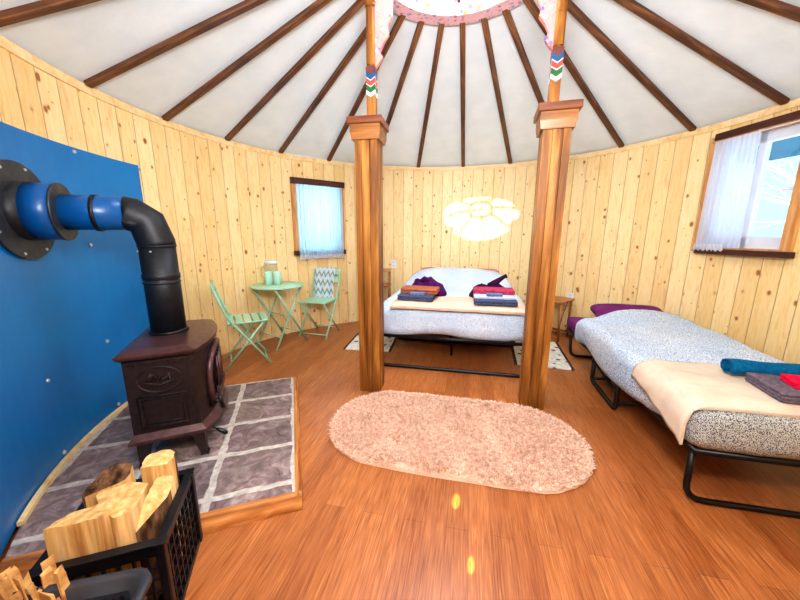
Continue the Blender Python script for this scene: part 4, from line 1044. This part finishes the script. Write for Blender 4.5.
# cups, jug
for (x, y, lab) in ((-2.06, .745, 'mint green plastic tumbler on the bistro table, left one of two'), (-1.975, .785, 'mint green plastic tumbler on the bistro table, right one of two')):
    t = thing('tumbler', lab, 'cup', (x, y, .708)); bm = BM(); lathe(bm, [(.0005, .001), (.036, .001), (.040, .14), (.0405, .145), (.038, .142), (.034, .006), (.0005, .005)], 24); obj('cup_body', bm, 'mint_cup', t)
    bm = BM(); lathe(bm, [(.0405, .138), (.043, .146), (.040, .148), (.0405, .140)], 24); obj('cup_rim', bm, 'mint_cup', t)
t = thing('beverage_jug', 'cloudy plastic drink jug with white lid behind the mint tumblers', 'jug', (-2.10, .87, .708)); bm = BM()
lathe(bm, [(.0005, .001), (.062, .001), (.066, .03), (.07, .20), (.066, .235), (.0005, .236)], 28); obj('jug_body', bm, 'jug', t)
bm = BM(); lathe(bm, [(.0005, .265), (.066, .262), (.073, .255), (.073, .232), (.068, .23)], 28); obj('lid', bm, 'white_plastic', t)
bm = BM(); tube(bm, [(-.068, -.02, .2), (-.11, -.035, .185), (-.11, -.035, .08), (-.066, -.02, .06)], .007, 8, bend=.03); obj('jug_handle', bm, 'jug', t)

# ---------------------------------------------------------------- bedside tables
t = thing('bedside_table', 'rustic wooden bedside shelf table in the corner behind the left post', 'table', (-1.07, 1.86, 0), R_(12)); 
for z in (.785, .575, .22):
    bm = BM(); box(bm, (0, 0, z), (.31, .28, .022), bev=.004); obj('table_top' if z > .7 else 'shelf', bm, 'rustic_top', t)
for sx in (-1, 1):
    for sy in (-1, 1):
        bm = BM(); r = random.Random(sx * 3 + sy); tube(bm, [(sx * .135, sy * .115, .0)] + [(sx * .135 + r.uniform(-.006, .006), sy * .115 + r.uniform(-.006, .006), z) for z in (.2, .4, .6)] + [(sx * .135, sy * .115, .776)], [.016, .014, .015, .013, .015], 8); obj('leg', bm, 'rustic', t)
t = thing('bedside_table', 'small wooden bedside table behind the right post beside the cot', 'table', (1.20, 1.79, 0), R_(-35))
bm = BM(); box(bm, (0, 0, .487), (.36, .36, .024), bev=.004); obj('table_top', bm, 'rustic_top', t)
for sx in (-1, 1):
    for sy in (-1, 1): bm = BM(); tube(bm, [(sx * .15, sy * .15, 0), (sx * .148, sy * .15, .24), (sx * .15, sy * .15, .476)], [.014, .013, .015], 8); obj('leg', bm, 'rustic', t)
bm = BM(); box(bm, (0, -.15, .07), (.3, .014, .02)); box(bm, (0, .15, .07), (.3, .014, .02)); obj('stretcher', bm, 'rustic', t)
def outlet(az, z, label, plug):
    p = pol(az, RW - .006, z); t = thing('wall_socket', label, 'socket', p, R_(az)); bm = BM(); box(bm, (0, 0, 0), (.01, .078, .12), bev=.003); obj('cover_plate', bm, 'white_plastic', t)
    bm = BM()
    for s in (-1, 1): box(bm, (-.006, 0, s * .026), (.004, .034, .030), bev=.002)
    obj('socket_face', bm, 'pvc', t)
    if plug:
        k = thing('power_cord', 'black power cord plugged into the socket beside the cot', 'cord', p - Vector((p.x, p.y, 0)).normalized() * .012, R_(az)); bm = BM(); box(bm, (-.012, 0, -.026), (.024, .024, .024), bev=.004); obj('plug', bm, 'black_metal', k)
        bm = BM(); tube(bm, [(-.02, 0, -.03), (-.04, .01, -.09), (-.035, .05, -.22), (-.05, .07, -z + .03), (-.14, .10, -z + .006), (-.24, .05, -z + .006)], .004, 6, bend=.05); obj('cable', bm, 'black_metal', k)
outlet(113.2, .84, 'white wall socket above the rustic shelf table left of the bed', False)
outlet(53.8, .49, 'white wall socket with a black plug above the small right bedside table', True)

# ---------------------------------------------------------------- camera
f = 321.77; pit = .2005; rol = .0031; th = PI / 2 - 1.3599
cam = bpy.data.cameras.new('camera'); cam.sensor_fit = 'HORIZONTAL'; cam.sensor_width = 36; cam.lens = f / 800 * 36; cam.clip_start = .02
co = bpy.data.objects.new('camera', cam); C.objects.link(co); bpy.context.scene.camera = co
Rz = Matrix.Rotation(th, 3, 'Z')
Fw = Vector((0, math.cos(pit), -math.sin(pit))); Up = Vector((0, math.sin(pit), math.cos(pit))); Xr = Vector((1, 0, 0))
X2 = math.cos(rol) * Xr + math.sin(rol) * Up; U2 = -math.sin(rol) * Xr + math.cos(rol) * Up
X2, U2, F2 = Rz @ X2, Rz @ U2, Rz @ Fw
mt = Matrix((X2, U2, -F2)).transposed().to_4x4(); mt.translation = Vector((.14347, -2.46592, 1.27)); co.matrix_world = mt

# ---------------------------------------------------------------- light
def sunlamp(d, e, c, ang):
    l = bpy.data.lights.new('sun', 'SUN'); l.energy = e; l.color = c; l.angle = R_(ang); o = bpy.data.objects.new('sun', l); C.objects.link(o)
    o.rotation_mode = 'QUATERNION'; o.rotation_quaternion = Vector(d).normalized().to_track_quat('-Z', 'Y'); o.location = (0, -6, 7)
sunlamp((.262, 2.41, -1.565), 13.0, (1, .97, .93), .6)
def area(loc, d, sx, sy, e, c, spread=180):
    l = bpy.data.lights.new('fill_area', 'AREA'); l.shape = 'RECTANGLE'; l.size = sx; l.size_y = sy; l.energy = e; l.color = c; l.spread = R_(spread)
    o = bpy.data.objects.new('fill_area', l); C.objects.link(o); o.location = loc; o.rotation_mode = 'QUATERNION'; o.rotation_quaternion = Vector(d).normalized().to_track_quat('-Z', 'Y'); return o
area((0, 0, 3.46), (0, 0, -1), 1.3, 1.3, 125, (.90, .95, 1))  # added panel over the dome, stands in for a bright sky
pR = pol(21.5, RW + .16, 1.62); area(pR, -Vector((pR.x, pR.y, .35)),  .28, .8, .5, (.60, .90, 1))  # added outside the pane so the sheer curtain glows, no real lamp
pL_ = pol(139.2, RW + .14, 1.45); area(pL_, -Vector((pL_.x, pL_.y, .3)), .56, .8, 3.5, (.56, .90, 1))  # added outside the left pane, stands in for daylight through the curtain
area((.12, -2.36, 1.85), (-.08, 1, -.05), 1.0, .35, 58, (.97, .98, 1))  # added fill at the closed doorway, imitates bounced daylight
area((.12, -2.25, 1.95), (0, .5, .85), 1.3, .5, 60, (.94, .98, 1))  # added fill aimed upwards to brighten the ceiling, no such source in the yurt
for (x, y, rx) in ((.132, -1.10, 1), (.203, -1.40, .6)):
    l = bpy.data.lights.new('sun_fleck_spot', 'SPOT'); l.energy = 700; l.color = (1, .62, .16); l.spot_size = R_(.9 + 1.1 * rx); l.spot_blend = .15; l.shadow_soft_size = .003  # added narrow spots that imitate yellow sun flecks on the floor
    o = bpy.data.objects.new('sun_fleck_spot', l); C.objects.link(o); src = Vector((x - .06, y - 1.0, .42)); o.location = src
    o.rotation_mode = 'QUATERNION'; o.rotation_quaternion = (Vector((x, y, 0)) - src).to_track_quat('-Z', 'Y')
w = bpy.data.worlds.new('sky'); bpy.context.scene.world = w; w.use_nodes = True; nt = w.node_tree; bg = nt.nodes['Background']
tc = nt.nodes.new('ShaderNodeTexCoord'); sx = nt.nodes.new('ShaderNodeSeparateXYZ'); nt.links.new(tc.outputs['Generated'], sx.inputs[0])
rp = nt.nodes.new('ShaderNodeValToRGB'); rp.color_ramp.elements[0].position = 0; rp.color_ramp.elements[0].color = (.52, .64, .68, 1); rp.color_ramp.elements[1].position = .6; rp.color_ramp.elements[1].color = (.60, .74, .86, 1)
nt.links.new(sx.outputs[2], rp.inputs[0]); nt.links.new(rp.outputs[0], bg.inputs[0]); bg.inputs[1].default_value = 1.3
vs = bpy.context.scene.view_settings; vs.view_transform = 'Standard'; vs.look = 'None'; vs.exposure = 0.18
try: vs.look = 'Medium High Contrast'
except TypeError: pass
